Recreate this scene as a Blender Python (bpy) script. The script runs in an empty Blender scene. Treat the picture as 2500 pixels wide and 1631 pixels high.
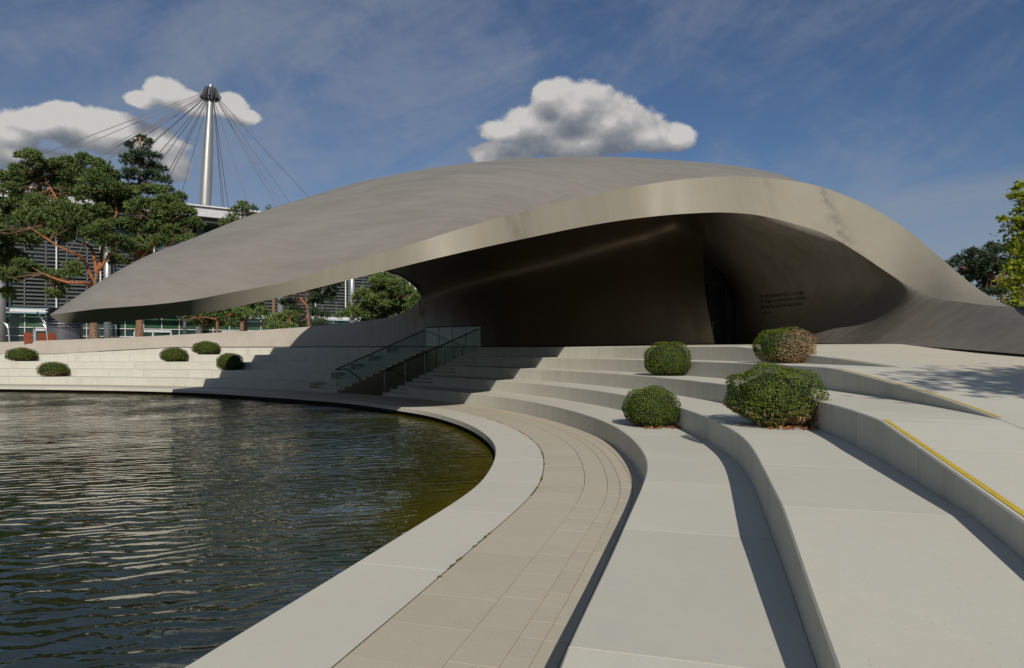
import bpy, bmesh, math, random
import numpy as np
from mathutils import Vector, Matrix
from mathutils.bvhtree import BVHTree
from mathutils.geometry import tessellate_polygon

random.seed(7)
rng = np.random.default_rng(7)
scene = bpy.context.scene
COL = scene.collection
R = math.radians

# ------------------------------------------------------------------ camera
FPX, CX, HY, HC = 1667.0, 1250.0, 852.0, 1.928
cam_d = bpy.data.cameras.new('camera')
cam = bpy.data.objects.new('camera', cam_d)
COL.objects.link(cam)
cam.location = (0, 0, HC)
cam.rotation_euler = (R(90), 0, 0)
cam_d.sensor_width = 36
cam_d.lens = 36 * FPX / 2500
cam_d.shift_y = (HY - 815.5) / 2500
cam_d.clip_start = 0.05
cam_d.clip_end = 5000
scene.camera = cam


def at(px, py, Y):
    """a point seen at (px, py) of the photograph, Y metres away"""
    return Vector(((px - CX) / FPX * Y, Y, HC + (HY - py) / FPX * Y))


# ------------------------------------------------------------------ light
SUN_EL = R(32)
SUN_H = Vector((0.15, -0.9887, 0))
sun_dir = Vector((SUN_H.x * math.cos(SUN_EL), SUN_H.y * math.cos(SUN_EL), math.sin(SUN_EL)))
sd = bpy.data.lights.new('sun', 'SUN')
sd.energy = 4.3
sd.angle = R(0.5)
sd.color = (1.0, 0.93, 0.82)
sun = bpy.data.objects.new('sun', sd)
COL.objects.link(sun)
sun.rotation_euler = sun_dir.to_track_quat('Z', 'Y').to_euler()
scene.view_settings.view_transform = 'Standard'
scene.view_settings.look = 'None'
scene.view_settings.exposure = 0.0
scene.view_settings.gamma = 1.0
scene.view_settings.use_curve_mapping = False
try:
    scene.cycles.max_bounces = 8
    scene.cycles.transparent_max_bounces = 24
    scene.cycles.sample_clamp_indirect = 6
    scene.cycles.caustics_reflective = False
    scene.cycles.caustics_refractive = False
except Exception:
    pass


# ------------------------------------------------------------------ node helper
class NT:
    def __init__(self, tree):
        self.t = tree
        self.n = tree.nodes
        self.l = tree.links

    def put(self, sock, v):
        if isinstance(v, bpy.types.NodeSocket):
            self.l.new(v, sock)
        elif v is not None:
            sock.default_value = v

    def math(self, op, a, b=None, c=None, clamp=False):
        n = self.n.new('ShaderNodeMath')
        n.operation = op
        n.use_clamp = clamp
        self.put(n.inputs[0], a)
        if b is not None:
            self.put(n.inputs[1], b)
        if c is not None:
            self.put(n.inputs[2], c)
        return n.outputs[0]

    def vmath(self, op, a, b=None):
        n = self.n.new('ShaderNodeVectorMath')
        n.operation = op
        self.put(n.inputs[0], a)
        if b is not None:
            self.put(n.inputs[1], b)
        return n.outputs['Value'] if op in ('LENGTH', 'DISTANCE', 'DOT_PRODUCT') else n.outputs['Vector']

    def mix(self, f, a, b):
        n = self.n.new('ShaderNodeMix')
        n.data_type = 'RGBA'
        self.put(n.inputs[0], f)
        self.put(n.inputs[6], a)
        self.put(n.inputs[7], b)
        return n.outputs[2]

    def noise(self, vec, scale, detail=4, rough=0.55, dist=0.0):
        n = self.n.new('ShaderNodeTexNoise')
        n.inputs['Scale'].default_value = scale
        n.inputs['Detail'].default_value = detail
        n.inputs['Roughness'].default_value = rough
        n.inputs['Distortion'].default_value = dist
        if vec is not None:
            self.l.new(vec, n.inputs['Vector'])
        return n.outputs['Fac']

    def ramp(self, f, stops):
        n = self.n.new('ShaderNodeValToRGB')
        e = n.color_ramp.elements
        while len(e) < len(stops):
            e.new(0.5)
        for i, (p, c) in enumerate(stops):
            e[i].position = p
            e[i].color = (*c, 1) if len(c) == 3 else c
        self.put(n.inputs[0], f)
        return n.outputs[0]

    def smooth(self, f, a, b):
        n = self.n.new('ShaderNodeMapRange')
        n.interpolation_type = 'SMOOTHSTEP'
        self.put(n.inputs['Value'], f)
        n.inputs['From Min'].default_value = a
        n.inputs['From Max'].default_value = b
        return n.outputs[0]

    def mapping(self, vec, loc=(0, 0, 0), rot=(0, 0, 0), sc=(1, 1, 1)):
        if any(rot):
            n = self.n.new('ShaderNodeMapping')
            self.l.new(vec, n.inputs[0])
            n.inputs[2].default_value = rot
            vec = n.outputs[0]
        n = self.n.new('ShaderNodeMapping')
        self.l.new(vec, n.inputs[0])
        n.inputs[1].default_value = loc
        n.inputs[3].default_value = sc
        return n.outputs[0]


# ------------------------------------------------------------------ sky
def make_world():
    w = bpy.data.worlds.new('World')
    scene.world = w
    w.use_nodes = True
    k = NT(w.node_tree)
    k.n.clear()
    out = k.n.new('ShaderNodeOutputWorld')
    bg = k.n.new('ShaderNodeBackground')
    bg.inputs['Strength'].default_value = 0.075
    k.l.new(bg.outputs[0], out.inputs[0])
    sky = k.n.new('ShaderNodeTexSky')
    sky.sky_type = 'NISHITA'
    sky.sun_disc = False
    sky.sun_elevation = SUN_EL
    sky.sun_rotation = math.atan2(SUN_H.x, SUN_H.y)
    sky.air_density = 1.0
    sky.dust_density = 0.15
    sky.ozone_density = 1.6
    tc = k.n.new('ShaderNodeTexCoord')
    sep = k.n.new('ShaderNodeSeparateXYZ')
    k.l.new(tc.outputs['Generated'], sep.inputs[0])
    az = k.math('ARCTAN2', sep.outputs[0], sep.outputs[1])
    el = k.math('ARCSINE', sep.outputs[2])
    cmb = k.n.new('ShaderNodeCombineXYZ')
    k.l.new(az, cmb.inputs[0])
    k.l.new(el, cmb.inputs[1])
    p = cmb.outputs[0]

    # cumulus: a field of puffs in azimuth / elevation, broken up by noise
    puffs = [(1400, 268, 105, 66), (1330, 305, 120, 52), (1480, 300, 120, 62), (1235, 322, 85, 26),
             (1570, 335, 95, 34), (1655, 335, 48, 30), (1420, 350, 230, 34), (1225, 372, 95, 30), (1335, 232, 45, 26),
             (85, 300, 105, 42), (150, 285, 65, 34), (265, 330, 150, 46), (350, 350, 105, 56), (30, 335, 80, 36),
             (310, 305, 75, 30), (415, 405, 55, 40), (60, 385, 130, 34), (-90, 330, 150, 70), (-260, 300, 150, 60),
             (400, 228, 62, 36), (345, 243, 50, 24), (480, 254, 60, 26), (560, 258, 52, 30), (600, 285, 46, 20)]
    back = [(2.0, .22, .28, .09), (2.6, .3, .35, .1), (-2.2, .2, .3, .09), (-1.5, .28, .33, .11), (-2.9, .26, .3, .1), (1.25, .2, .2, .07)]

    grp = bpy.data.node_groups.new('cloud_field', 'ShaderNodeTree')
    grp.interface.new_socket('p', in_out='INPUT', socket_type='NodeSocketVector')
    grp.interface.new_socket('f', in_out='OUTPUT', socket_type='NodeSocketFloat')
    g = NT(grp)
    gi = grp.nodes.new('NodeGroupInput')
    go = grp.nodes.new('NodeGroupOutput')
    pin = gi.outputs[0]
    f = None
    lst = []
    for (px, py, rx, ry) in puffs:
        a = math.atan((px - CX) / FPX)
        c = math.cos(a)
        lst.append((a, math.atan((HY - py) / FPX * c), rx / FPX * c * c, ry / FPX * c))
    for a, e, rx, ry in lst + back:
        m = g.mapping(pin, loc=(-a / rx, -e / ry, 0), sc=(1 / rx, 1 / ry, 0))
        d = g.math('SUBTRACT', 1.0, g.vmath('LENGTH', m))
        f = d if f is None else g.math('SMOOTH_MAX', f, d, 0.25)
    n1 = g.noise(pin, 15, 9, 0.62)
    f = g.math('ADD', f, g.math('MULTIPLY_ADD', n1, 1.7, -0.80))
    grp.links.new(f, go.inputs[0])

    def field(v):
        n = k.n.new('ShaderNodeGroup')
        n.node_tree = grp
        k.l.new(v, n.inputs[0])
        return n.outputs[0]
    f0 = field(p)
    f1 = field(k.mapping(p, loc=(-0.004, 0.030, 0)))
    dens = k.smooth(f0, -0.02, 0.26)
    lit = k.math('MULTIPLY_ADD', k.math('SUBTRACT', f0, f1), 0.75, 0.40, clamp=True)
    ccol = k.ramp(lit, [(0.0, (1.9, 2.2, 2.75)), (0.35, (2.9, 3.1, 3.5)), (0.7, (4.9, 4.9, 5.0)), (1.0, (7.6, 7.4, 7.2))])
    # thin high cloud and grey wisps, everywhere
    pc = k.mapping(p, rot=(0, 0, R(-24)), sc=(1.0, 2.4, 1.0))
    c1 = k.noise(pc, 3.2, 7, 0.62, 0.4)
    c2 = k.noise(k.mapping(p, rot=(0, 0, R(30)), sc=(1, 2.0, 1)), 9.0, 6, 0.65, 0.8)
    bias = k.ramp(k.math('MULTIPLY_ADD', az, 0.25, 0.5), [(0.0, (0.14,) * 3), (0.35, (0.15,) * 3), (0.48, (0.12,) * 3), (0.545, (0.0,) * 3), (0.69, (0.0,) * 3), (0.8, (0.14,) * 3), (1.0, (0.14,) * 3)])  # denser cloud out of view behind the camera, added to whiten the fill light
    cir = k.math('MULTIPLY', k.smooth(k.math('ADD', k.math('MULTIPLY_ADD', c2, 0.28, c1), bias), 0.50, 1.0), 0.66)
    # a straight veil low on the right: above a slanted line the sky is clear
    line = k.math('SUBTRACT', k.math('MULTIPLY_ADD', az, 0.035, 0.198), el)
    veil = k.math('MULTIPLY', k.smooth(line, -0.004, 0.03), k.smooth(az, 0.30, 0.52))
    vn = k.noise(k.mapping(p, rot=(0, 0, R(-9)), sc=(0.7, 9, 1)), 6.0, 5, 0.6)
    veil = k.math('MULTIPLY', veil, k.math('MULTIPLY_ADD', vn, 0.9, 0.25))
    cir = k.math('MAXIMUM', cir, k.math('MULTIPLY', veil, 0.85))
    blue = k.mix(1.0, sky.outputs[0], sky.outputs[0])
    mul = k.n.new('ShaderNodeMix')
    mul.data_type = 'RGBA'
    mul.blend_type = 'MULTIPLY'
    mul.inputs[0].default_value = 1
    k.l.new(blue, mul.inputs[6])
    mul.inputs[7].default_value = (0.52, 0.62, 0.77, 1)
    c = k.mix(cir, mul.outputs[2], (3.3, 3.8, 4.6, 1))
    c = k.mix(dens, c, ccol)
    k.l.new(c, bg.inputs['Color'])


make_world()


# ------------------------------------------------------------------ object helpers
def tag(o, label=None, cat=None, group=None, kind=None):
    if label:
        o['label'] = label
    if cat:
        o['category'] = cat
    if group:
        o['group'] = group
    if kind:
        o['kind'] = kind
    return o


def empty(name, loc=(0, 0, 0), label=None, cat=None, group=None, kind=None):
    o = bpy.data.objects.new(name, None)
    o.empty_display_size = 0.3
    COL.objects.link(o)
    o.location = loc
    return tag(o, label, cat, group, kind)


def mesh_obj(name, me, mat=None, parent=None, smooth=False):
    if mat is not None:
        me.materials.append(mat)
    if smooth:
        me.polygons.foreach_set('use_smooth', [True] * len(me.polygons))
    o = bpy.data.objects.new(name, me)
    COL.objects.link(o)
    if parent is not None:
        o.parent = parent
        o.matrix_parent_inverse = Matrix.Translation(-parent_loc(parent))
    return o


def parent_loc(o):
    return o.location.copy()             # parts below the top level sit at the world origin


class MB:
    def __init__(self):
        self.v = []
        self.f = []

    def add(self, verts, faces):
        b = len(self.v)
        self.v += [tuple(x) for x in verts]
        self.f += [tuple(i + b for i in q) for q in faces]

    def box(self, c, s, rz=0.0):
        hx, hy, hz = s[0] / 2, s[1] / 2, s[2] / 2
        ca, sa = math.cos(rz), math.sin(rz)
        vs = []
        for z in (-hz, hz):
            for x, y in ((-hx, -hy), (hx, -hy), (hx, hy), (-hx, hy)):
                vs.append((c[0] + x * ca - y * sa, c[1] + x * sa + y * ca, c[2] + z))
        self.add(vs, [(3, 2, 1, 0), (4, 5, 6, 7), (0, 1, 5, 4), (1, 2, 6, 5), (2, 3, 7, 6), (3, 0, 4, 7)])

    def bar(self, a, b, w, h=None, up=Vector((0, 0, 1))):
        a, b = Vector(a), Vector(b)
        h = w if h is None else h
        d = (b - a).normalized()
        if abs(d.dot(up)) > 0.99:
            up = Vector((0, 1, 0))
        x = d.cross(up).normalized() * (w / 2)
        y = x.normalized().cross(d).normalized() * (h / 2)
        vs = [a - x - y, a + x - y, a + x + y, a - x + y, b - x - y, b + x - y, b + x + y, b - x + y]
        self.add(vs, [(0, 1, 2, 3), (7, 6, 5, 4), (0, 4, 5, 1), (1, 5, 6, 2), (2, 6, 7, 3), (3, 7, 4, 0)])

    def tube(self, pts, rad, n=8, cap=True):
        pts = [Vector(p) for p in pts]
        if not isinstance(rad, (list, tuple)):
            rad = [rad] * len(pts)
        ring = []
        up = Vector((0, 0, 1))
        x = None
        for i, p in enumerate(pts):
            d = (pts[min(i + 1, len(pts) - 1)] - pts[max(i - 1, 0)]).normalized()
            if x is None:
                x = d.cross(up if abs(d.z) < 0.95 else Vector((1, 0, 0))).normalized()
            else:
                x = (x - d * x.dot(d)).normalized()
            y = d.cross(x)
            ring.append([p + (x * math.cos(t) + y * math.sin(t)) * rad[i] for t in [2 * math.pi * j / n for j in range(n)]])
        vs = [q for r_ in ring for q in r_]
        fs = []
        for i in range(len(pts) - 1):
            for j in range(n):
                fs.append((i * n + j, i * n + (j + 1) % n, (i + 1) * n + (j + 1) % n, (i + 1) * n + j))
        if cap:
            fs.append(tuple(range(n - 1, -1, -1)))
            fs.append(tuple((len(pts) - 1) * n + j for j in range(n)))
        self.add(vs, fs)

    def cyl(self, c, r0, r1, h, n=24):
        self.tube([c, (c[0], c[1], c[2] + h)], [r0, r1], n)

    def build(self, name, mat=None, parent=None, smooth=False):
        me = bpy.data.meshes.new(name)
        me.from_pydata(self.v, [], self.f)
        me.validate()
        me.update()
        return mesh_obj(name, me, mat, parent, smooth)


def grid_obj(name, rows, mat, parent=None, smooth=True, flip=False):
    """rows: list of equally long lists of points"""
    n, m = len(rows), len(rows[0])
    vs = [tuple(p) for r_ in rows for p in r_]
    fs = []
    for i in range(n - 1):
        for j in range(m - 1):
            q = (i * m + j, i * m + j + 1, (i + 1) * m + j + 1, (i + 1) * m + j)
            fs.append(q[::-1] if flip else q)
    me = bpy.data.meshes.new(name)
    me.from_pydata(vs, [], fs)
    me.validate()
    me.update()
    return mesh_obj(name, me, mat, parent, smooth)


def lerp(xs, ys):
    xs = np.array(xs, float)
    ys = np.array(ys, float)
    return lambda x: float(np.interp(x, xs, ys))


def hermite(xs, ys):
    """smooth monotone-ish interpolation through the points"""
    xs = np.array(xs, float)
    ys = np.array(ys, float)
    d = np.diff(ys) / np.diff(xs)
    m = np.zeros(len(xs))
    m[0], m[-1] = d[0], d[-1]
    for i in range(1, len(xs) - 1):
        w0, w1 = xs[i] - xs[i - 1], xs[i + 1] - xs[i]
        m[i] = (d[i - 1] * w1 + d[i] * w0) / (w0 + w1)

    def f(x):
        x = min(max(x, xs[0]), xs[-1])
        i = int(min(max(np.searchsorted(xs, x) - 1, 0), len(xs) - 2))
        h = xs[i + 1] - xs[i]
        t = (x - xs[i]) / h
        return float((2 * t ** 3 - 3 * t ** 2 + 1) * ys[i] + (t ** 3 - 2 * t ** 2 + t) * h * m[i]
                     + (-2 * t ** 3 + 3 * t ** 2) * ys[i + 1] + (t ** 3 - t ** 2) * h * m[i + 1])
    return f


# ------------------------------------------------------------------ materials
def mat_base(name, rough=0.7, metal=0.0, spec=0.5):
    m = bpy.data.materials.new(name)
    m.use_nodes = True
    k = NT(m.node_tree)
    b = k.n['Principled BSDF']
    b.inputs['Roughness'].default_value = rough
    b.inputs['Metallic'].default_value = metal
    b.inputs['Specular IOR Level'].default_value = spec
    return m, k, b


def pos(k, obj=False):
    if obj:
        tc = k.n.new('ShaderNodeTexCoord')
        return tc.outputs['Object']
    g = k.n.new('ShaderNodeNewGeometry')
    return g.outputs['Position']


def bump(k, b, h, strength=0.2, dist=0.02):
    n = k.n.new('ShaderNodeBump')
    n.inputs['Strength'].default_value = strength
    n.inputs['Distance'].default_value = dist
    k.l.new(h, n.inputs['Height'])
    k.l.new(n.outputs[0], b.inputs['Normal'])


def flat(name, col, rough=0.6, metal=0.0, var=0.12, scale=3.0, spec=0.5):
    m, k, b = mat_base(name, rough, metal, spec)
    n = k.noise(pos(k), scale, 5, 0.6)
    a = tuple(c * (1 - var) for c in col)
    z = tuple(min(1, c * (1 + var)) for c in col)
    k.l.new(k.ramp(n, [(0.3, a), (0.7, z)]), b.inputs['Base Color'])
    return m


def concrete(name, col, speck=0.10, blotch=0.08, grain=240.0, dirt=0.0, rough=0.85):
    m, k, b = mat_base(name, rough, 0, 0.3)
    p = pos(k)
    n1 = k.noise(p, 0.9, 6, 0.62)
    n2 = k.noise(p, grain * 0.25, 3, 0.7)
    n3 = k.noise(p, grain, 2, 0.6)
    oi = k.n.new('ShaderNodeObjectInfo')
    v = k.math('MULTIPLY_ADD', n1, 2 * blotch, 1 - blotch)
    v = k.math('ADD', v, k.math('MULTIPLY_ADD', n3, 2 * speck, -speck))
    # dark stones in the terrazzo
    pits = k.smooth(n2, 0.62, 0.72)
    v = k.math('SUBTRACT', v, k.math('MULTIPLY', pits, speck * 3.0))
    n4 = k.noise(p, 7.0, 5, 0.7)
    v = k.math('ADD', v, k.math('MULTIPLY_ADD', n4, blotch * 1.6, -blotch * 0.8))
    v = k.math('ADD', v, k.math('MULTIPLY_ADD', oi.outputs['Random'], 0.07, -0.035))
    if dirt:
        # run-off streaks on the risers
        sp = k.n.new('ShaderNodeSeparateXYZ')
        g = k.n.new('ShaderNodeNewGeometry')
        k.l.new(g.outputs['Normal'], sp.inputs[0])
        side = k.smooth(k.math('ABSOLUTE', sp.outputs[2]), 0.6, 0.2)
        st = k.noise(k.mapping(p, sc=(1.1, 1.1, 0.16)), 2.2, 7, 0.72)
        v = k.math('SUBTRACT', v, k.math('MULTIPLY', k.math('MULTIPLY', side, k.smooth(st, 0.45, 0.85)), dirt))
    hue = k.noise(p, 2.3, 3, 0.5)
    c = k.mix(k.math('MULTIPLY_ADD', hue, 0.6, 0.2), tuple(x * y for x, y in zip(col, (1.03, 1.0, 0.96))) + (1,), tuple(x * y for x, y in zip(col, (0.97, 1.0, 1.04))) + (1,))
    mm = k.n.new('ShaderNodeVectorMath')
    mm.operation = 'SCALE'
    k.l.new(c, mm.inputs[0])
    k.l.new(v, mm.inputs['Scale'])
    k.l.new(mm.outputs[0], b.inputs['Base Color'])
    bump(k, b, n3, 0.25, 0.004)
    return m


def shell_metal(name, col, streak=(0.35, 1.6, 1.2), rot=(0, 0, 0), amt=0.16, rough=0.5, outer=None, panels=0.0, stains=()):
    m, k, b = mat_base(name, rough, 0.0, 0.35)
    p = pos(k)
    q = k.mapping(p, rot=rot, sc=streak)
    n1 = k.noise(q, 1.5, 6, 0.62, 0.3)
    n2 = k.noise(p, 0.35, 4, 0.6)
    n3 = k.noise(k.mapping(p, sc=(1.6, 1.6, 0.16)), 3.5, 6, 0.65)
    v = k.math('MULTIPLY_ADD', n1, 2 * amt, 1 - amt)
    v = k.math('ADD', v, k.math('MULTIPLY_ADD', n2, 0.22, -0.11))
    v = k.math('SUBTRACT', v, k.math('MULTIPLY', k.smooth(n3, 0.6, 0.78), 0.10))
    n5 = k.noise(q, 6.0, 5, 0.7)
    v = k.math('ADD', v, k.math('MULTIPLY_ADD', n5, amt, -amt * .5))
    if panels:                    # sheets differ a little in tone and meet in faint seams
        br = k.n.new('ShaderNodeTexBrick')
        br.inputs['Scale'].default_value = 1.0
        br.inputs['Brick Width'].default_value = 3.1
        br.inputs['Row Height'].default_value = 1.25
        br.inputs['Mortar Size'].default_value = 0.012
        br.inputs['Mortar Smooth'].default_value = 0.4
        br.inputs['Color1'].default_value = (0.0, 0.0, 0.0, 1)
        br.inputs['Color2'].default_value = (1, 1, 1, 1)
        br.inputs['Mortar'].default_value = (0.2, 0.2, 0.2, 1)
        k.l.new(k.mapping(p, rot=(0, 0, R(27))), br.inputs['Vector'])
        v = k.math('ADD', v, k.math('MULTIPLY_ADD', br.outputs['Color'], panels, -panels * .5))
        v = k.math('SUBTRACT', v, k.math('MULTIPLY', br.outputs['Fac'], panels * .6))
    for sx_, sw, sa in stains:     # run-off stains below leaks in the rim
        spx = k.n.new('ShaderNodeSeparateXYZ')
        k.l.new(p, spx.inputs[0])
        wob = k.noise(k.mapping(p, sc=(1.2, 1.2, .35)), 2.5, 5, 0.65)
        dx = k.math('ABSOLUTE', k.math('SUBTRACT', k.math('MULTIPLY_ADD', wob, 0.9, spx.outputs[0]), sx_ + .45))
        v = k.math('SUBTRACT', v, k.math('MULTIPLY', k.math('MULTIPLY', k.smooth(dx, sw, 0.0), k.smooth(wob, 0.35, 0.65)), sa))

    def pair(q):
        return k.mix(n1, (q[0] * 1.04, q[1], q[2] * 0.94, 1), (q[0] * 0.96, q[1] * 0.99, q[2] * 1.06, 1))
    c = pair(col)
    if outer:                     # pale at the open parapet end, darker inward: interior shade put into the colour
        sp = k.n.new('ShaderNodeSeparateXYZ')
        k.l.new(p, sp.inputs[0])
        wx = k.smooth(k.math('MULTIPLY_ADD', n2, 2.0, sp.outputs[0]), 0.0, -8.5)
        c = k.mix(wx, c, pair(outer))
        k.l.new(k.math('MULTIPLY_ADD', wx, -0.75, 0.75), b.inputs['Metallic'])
    mm = k.n.new('ShaderNodeVectorMath')
    mm.operation = 'SCALE'
    k.l.new(c, mm.inputs[0])
    k.l.new(v, mm.inputs['Scale'])
    k.l.new(mm.outputs[0], b.inputs['Base Color'])
    k.l.new(k.math('MULTIPLY_ADD', n1, 0.25, rough - 0.12), b.inputs['Roughness'])
    bump(k, b, n1, 0.04, 0.02)
    return m


def leaf_mat(name, dark, light, rough=0.55, trans=0.25, spec=0.35):
    m, k, b = mat_base(name, rough, 0, spec)
    at_ = k.n.new('ShaderNodeAttribute')
    at_.attribute_name = 'tint'
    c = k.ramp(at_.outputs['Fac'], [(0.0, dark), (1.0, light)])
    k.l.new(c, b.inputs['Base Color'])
    if trans:
        tr = k.n.new('ShaderNodeBsdfTranslucent')
        k.l.new(c, tr.inputs[0])
        mx = k.n.new('ShaderNodeMixShader')
        mx.inputs[0].default_value = trans
        k.l.new(b.outputs[0], mx.inputs[1])
        k.l.new(tr.outputs[0], mx.inputs[2])
        k.l.new(mx.outputs[0], k.n['Material Output'].inputs[0])
    return m


def glass_mat(name, tint, refl=1.0):
    m = bpy.data.materials.new(name)
    m.use_nodes = True
    k = NT(m.node_tree)
    k.n.remove(k.n['Principled BSDF'])
    tr = k.n.new('ShaderNodeBsdfTransparent')
    tr.inputs[0].default_value = (*tint, 1)
    gl = k.n.new('ShaderNodeBsdfGlossy')
    gl.inputs['Roughness'].default_value = 0.02
    lw = k.n.new('ShaderNodeLayerWeight')
    lw.inputs[0].default_value = 0.5
    mx = k.n.new('ShaderNodeMixShader')
    k.l.new(k.math('MULTIPLY_ADD', k.math('POWER', lw.outputs['Facing'], 3.5), refl, 0.05, clamp=True), mx.inputs[0])
    k.l.new(tr.outputs[0], mx.inputs[1])
    k.l.new(gl.outputs[0], mx.inputs[2])
    k.l.new(mx.outputs[0], k.n['Material Output'].inputs[0])
    return m


M = {}
M['tread'] = concrete('pale_concrete', (0.485, 0.473, 0.41), 0.10, 0.07, 230, dirt=0.24)
M['coping'] = concrete('coping_concrete', (0.50, 0.485, 0.42), 0.09, 0.06, 230, dirt=0.22)
M['paving'] = concrete('beige_terrazzo', (0.425, 0.385, 0.305), 0.17, 0.06, 190)
M['plaza'] = concrete('plaza_concrete', (0.49, 0.46, 0.375), 0.08, 0.08, 220)
M['grout'] = concrete('pale_grout', (0.56, 0.54, 0.47), 0.05, 0.15, 120)
M['pavegrout'] = concrete('grey_grout', (0.23, 0.205, 0.165), 0.05, 0.15, 120)
M['roof'] = shell_metal('roof_steel', (0.212, 0.197, 0.170), (0.22, 1.5, 0.8), (0, 0, R(38)), 0.20, 0.5, None, 0.10)
M['fascia'] = shell_metal('fascia_steel', (0.225, 0.207, 0.162), (1.8, 1.8, 0.22), (0, 0, 0), 0.09, 0.55, None, 0.0, ((11.5, .42, .38), (0.25, .5, .28), (9.2, .3, .12)))
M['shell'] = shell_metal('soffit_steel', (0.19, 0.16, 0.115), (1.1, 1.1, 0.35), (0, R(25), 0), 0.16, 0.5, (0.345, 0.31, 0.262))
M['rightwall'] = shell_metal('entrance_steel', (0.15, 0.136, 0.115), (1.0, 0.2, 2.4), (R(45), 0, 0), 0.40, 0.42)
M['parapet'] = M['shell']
M['black'] = flat('black_joint', (0.012, 0.011, 0.010), 0.9)
M['darkmetal'] = flat('dark_rail_metal', (0.02, 0.02, 0.022), 0.45, 0.6)
M['postmetal'] = flat('rail_post_metal', (0.16, 0.16, 0.15), 0.4, 0.7)
M['steel'] = flat('brushed_steel', (0.42, 0.42, 0.42), 0.35, 0.9)
M['mast'] = flat('painted_mast_steel', (0.36, 0.365, 0.36), 0.42, 0.6, 0.05)
M['cable'] = flat('cable_steel', (0.09, 0.095, 0.11), 0.5, 0.4)
M['white'] = flat('white_painted_steel', (0.62, 0.62, 0.62), 0.45)
M['lightgrey'] = flat('light_grey_panel', (0.46, 0.46, 0.48), 0.5)
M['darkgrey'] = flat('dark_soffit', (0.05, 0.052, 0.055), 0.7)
M['louvre'] = flat('louvre_metal', (0.15, 0.165, 0.17), 0.4, 0.5)
M['column'] = flat('column_steel', (0.34, 0.345, 0.36), 0.4, 0.5)
M['hallglass'] = flat('dark_hall_glass', (0.022, 0.045, 0.042), 0.06, 0, 0.3, 0.6, 0.8)
M['greenglass'] = flat('green_hall_glass', (0.03, 0.075, 0.045), 0.08, 0, 0.45, 0.5, 0.8)
M['glass'] = glass_mat('balustrade_glass', (0.88, 0.955, 0.94), 0.7)
M['brown'] = concrete('stairwell_concrete', (0.30, 0.245, 0.18), 0.06, 0.12, 160)
M['yellow'] = flat('yellow_paint', (0.52, 0.37, 0.025), 0.6, 0, 0.12, 9)
M['rust'] = flat('rust_leather', (0.20, 0.045, 0.018), 0.5, 0, 0.2, 6)
M['kiosk'] = flat('blue_grey_panel', (0.085, 0.085, 0.105), 0.45, 0.2)
M['doorglass'] = flat('door_glass', (0.010, 0.011, 0.013), 0.12, 0, 0.2)
M['doorframe'] = flat('door_frame', (0.006, 0.006, 0.006), 0.5)
M['letters'] = flat('black_letters', (0.008, 0.007, 0.006), 0.6)
M['moss'] = flat('moss', (0.05, 0.055, 0.015), 0.9)
M['bark_red'] = flat('pine_bark_orange', (0.27, 0.095, 0.035), 0.85, 0, 0.4, 7)
M['bark'] = flat('pine_bark_brown', (0.17, 0.10, 0.06), 0.9, 0, 0.45, 9)
M['twig'] = flat('dry_twig', (0.26, 0.18, 0.10), 0.85, 0, 0.3, 20)
M['needles'] = leaf_mat('pine_needles', (0.030, 0.062, 0.018), (0.16, 0.215, 0.065), 0.6, 0.15, 0.2)
M['needles_dark'] = leaf_mat('dark_pine_needles', (0.016, 0.038, 0.022), (0.07, 0.105, 0.055), 0.6, 0.12, 0.2)
M['needles_bright'] = leaf_mat('bright_pine_needles', (0.04, 0.08, 0.022), (0.17, 0.22, 0.065), 0.6, 0.15, 0.2)
M['boxleaf'] = leaf_mat('box_leaves', (0.020, 0.042, 0.005), (0.14, 0.175, 0.018), 0.6, 0.15, 0.15)
M['maple'] = leaf_mat('maple_leaves', (0.09, 0.14, 0.012), (0.34, 0.37, 0.035), 0.5, 0.45, 0.2)
M['dryleaf'] = leaf_mat('dry_leaves', (0.13, 0.07, 0.03), (0.36, 0.25, 0.12), 0.7, 0.15)
M['fallen'] = leaf_mat('fallen_leaves', (0.14, 0.04, 0.012), (0.34, 0.13, 0.04), 0.7, 0.1)
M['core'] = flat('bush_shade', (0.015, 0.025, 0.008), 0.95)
M['ground'] = concrete('ground_gravel', (0.22, 0.20, 0.17), 0.1, 0.2, 40)


WAVE = 0.017


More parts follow.
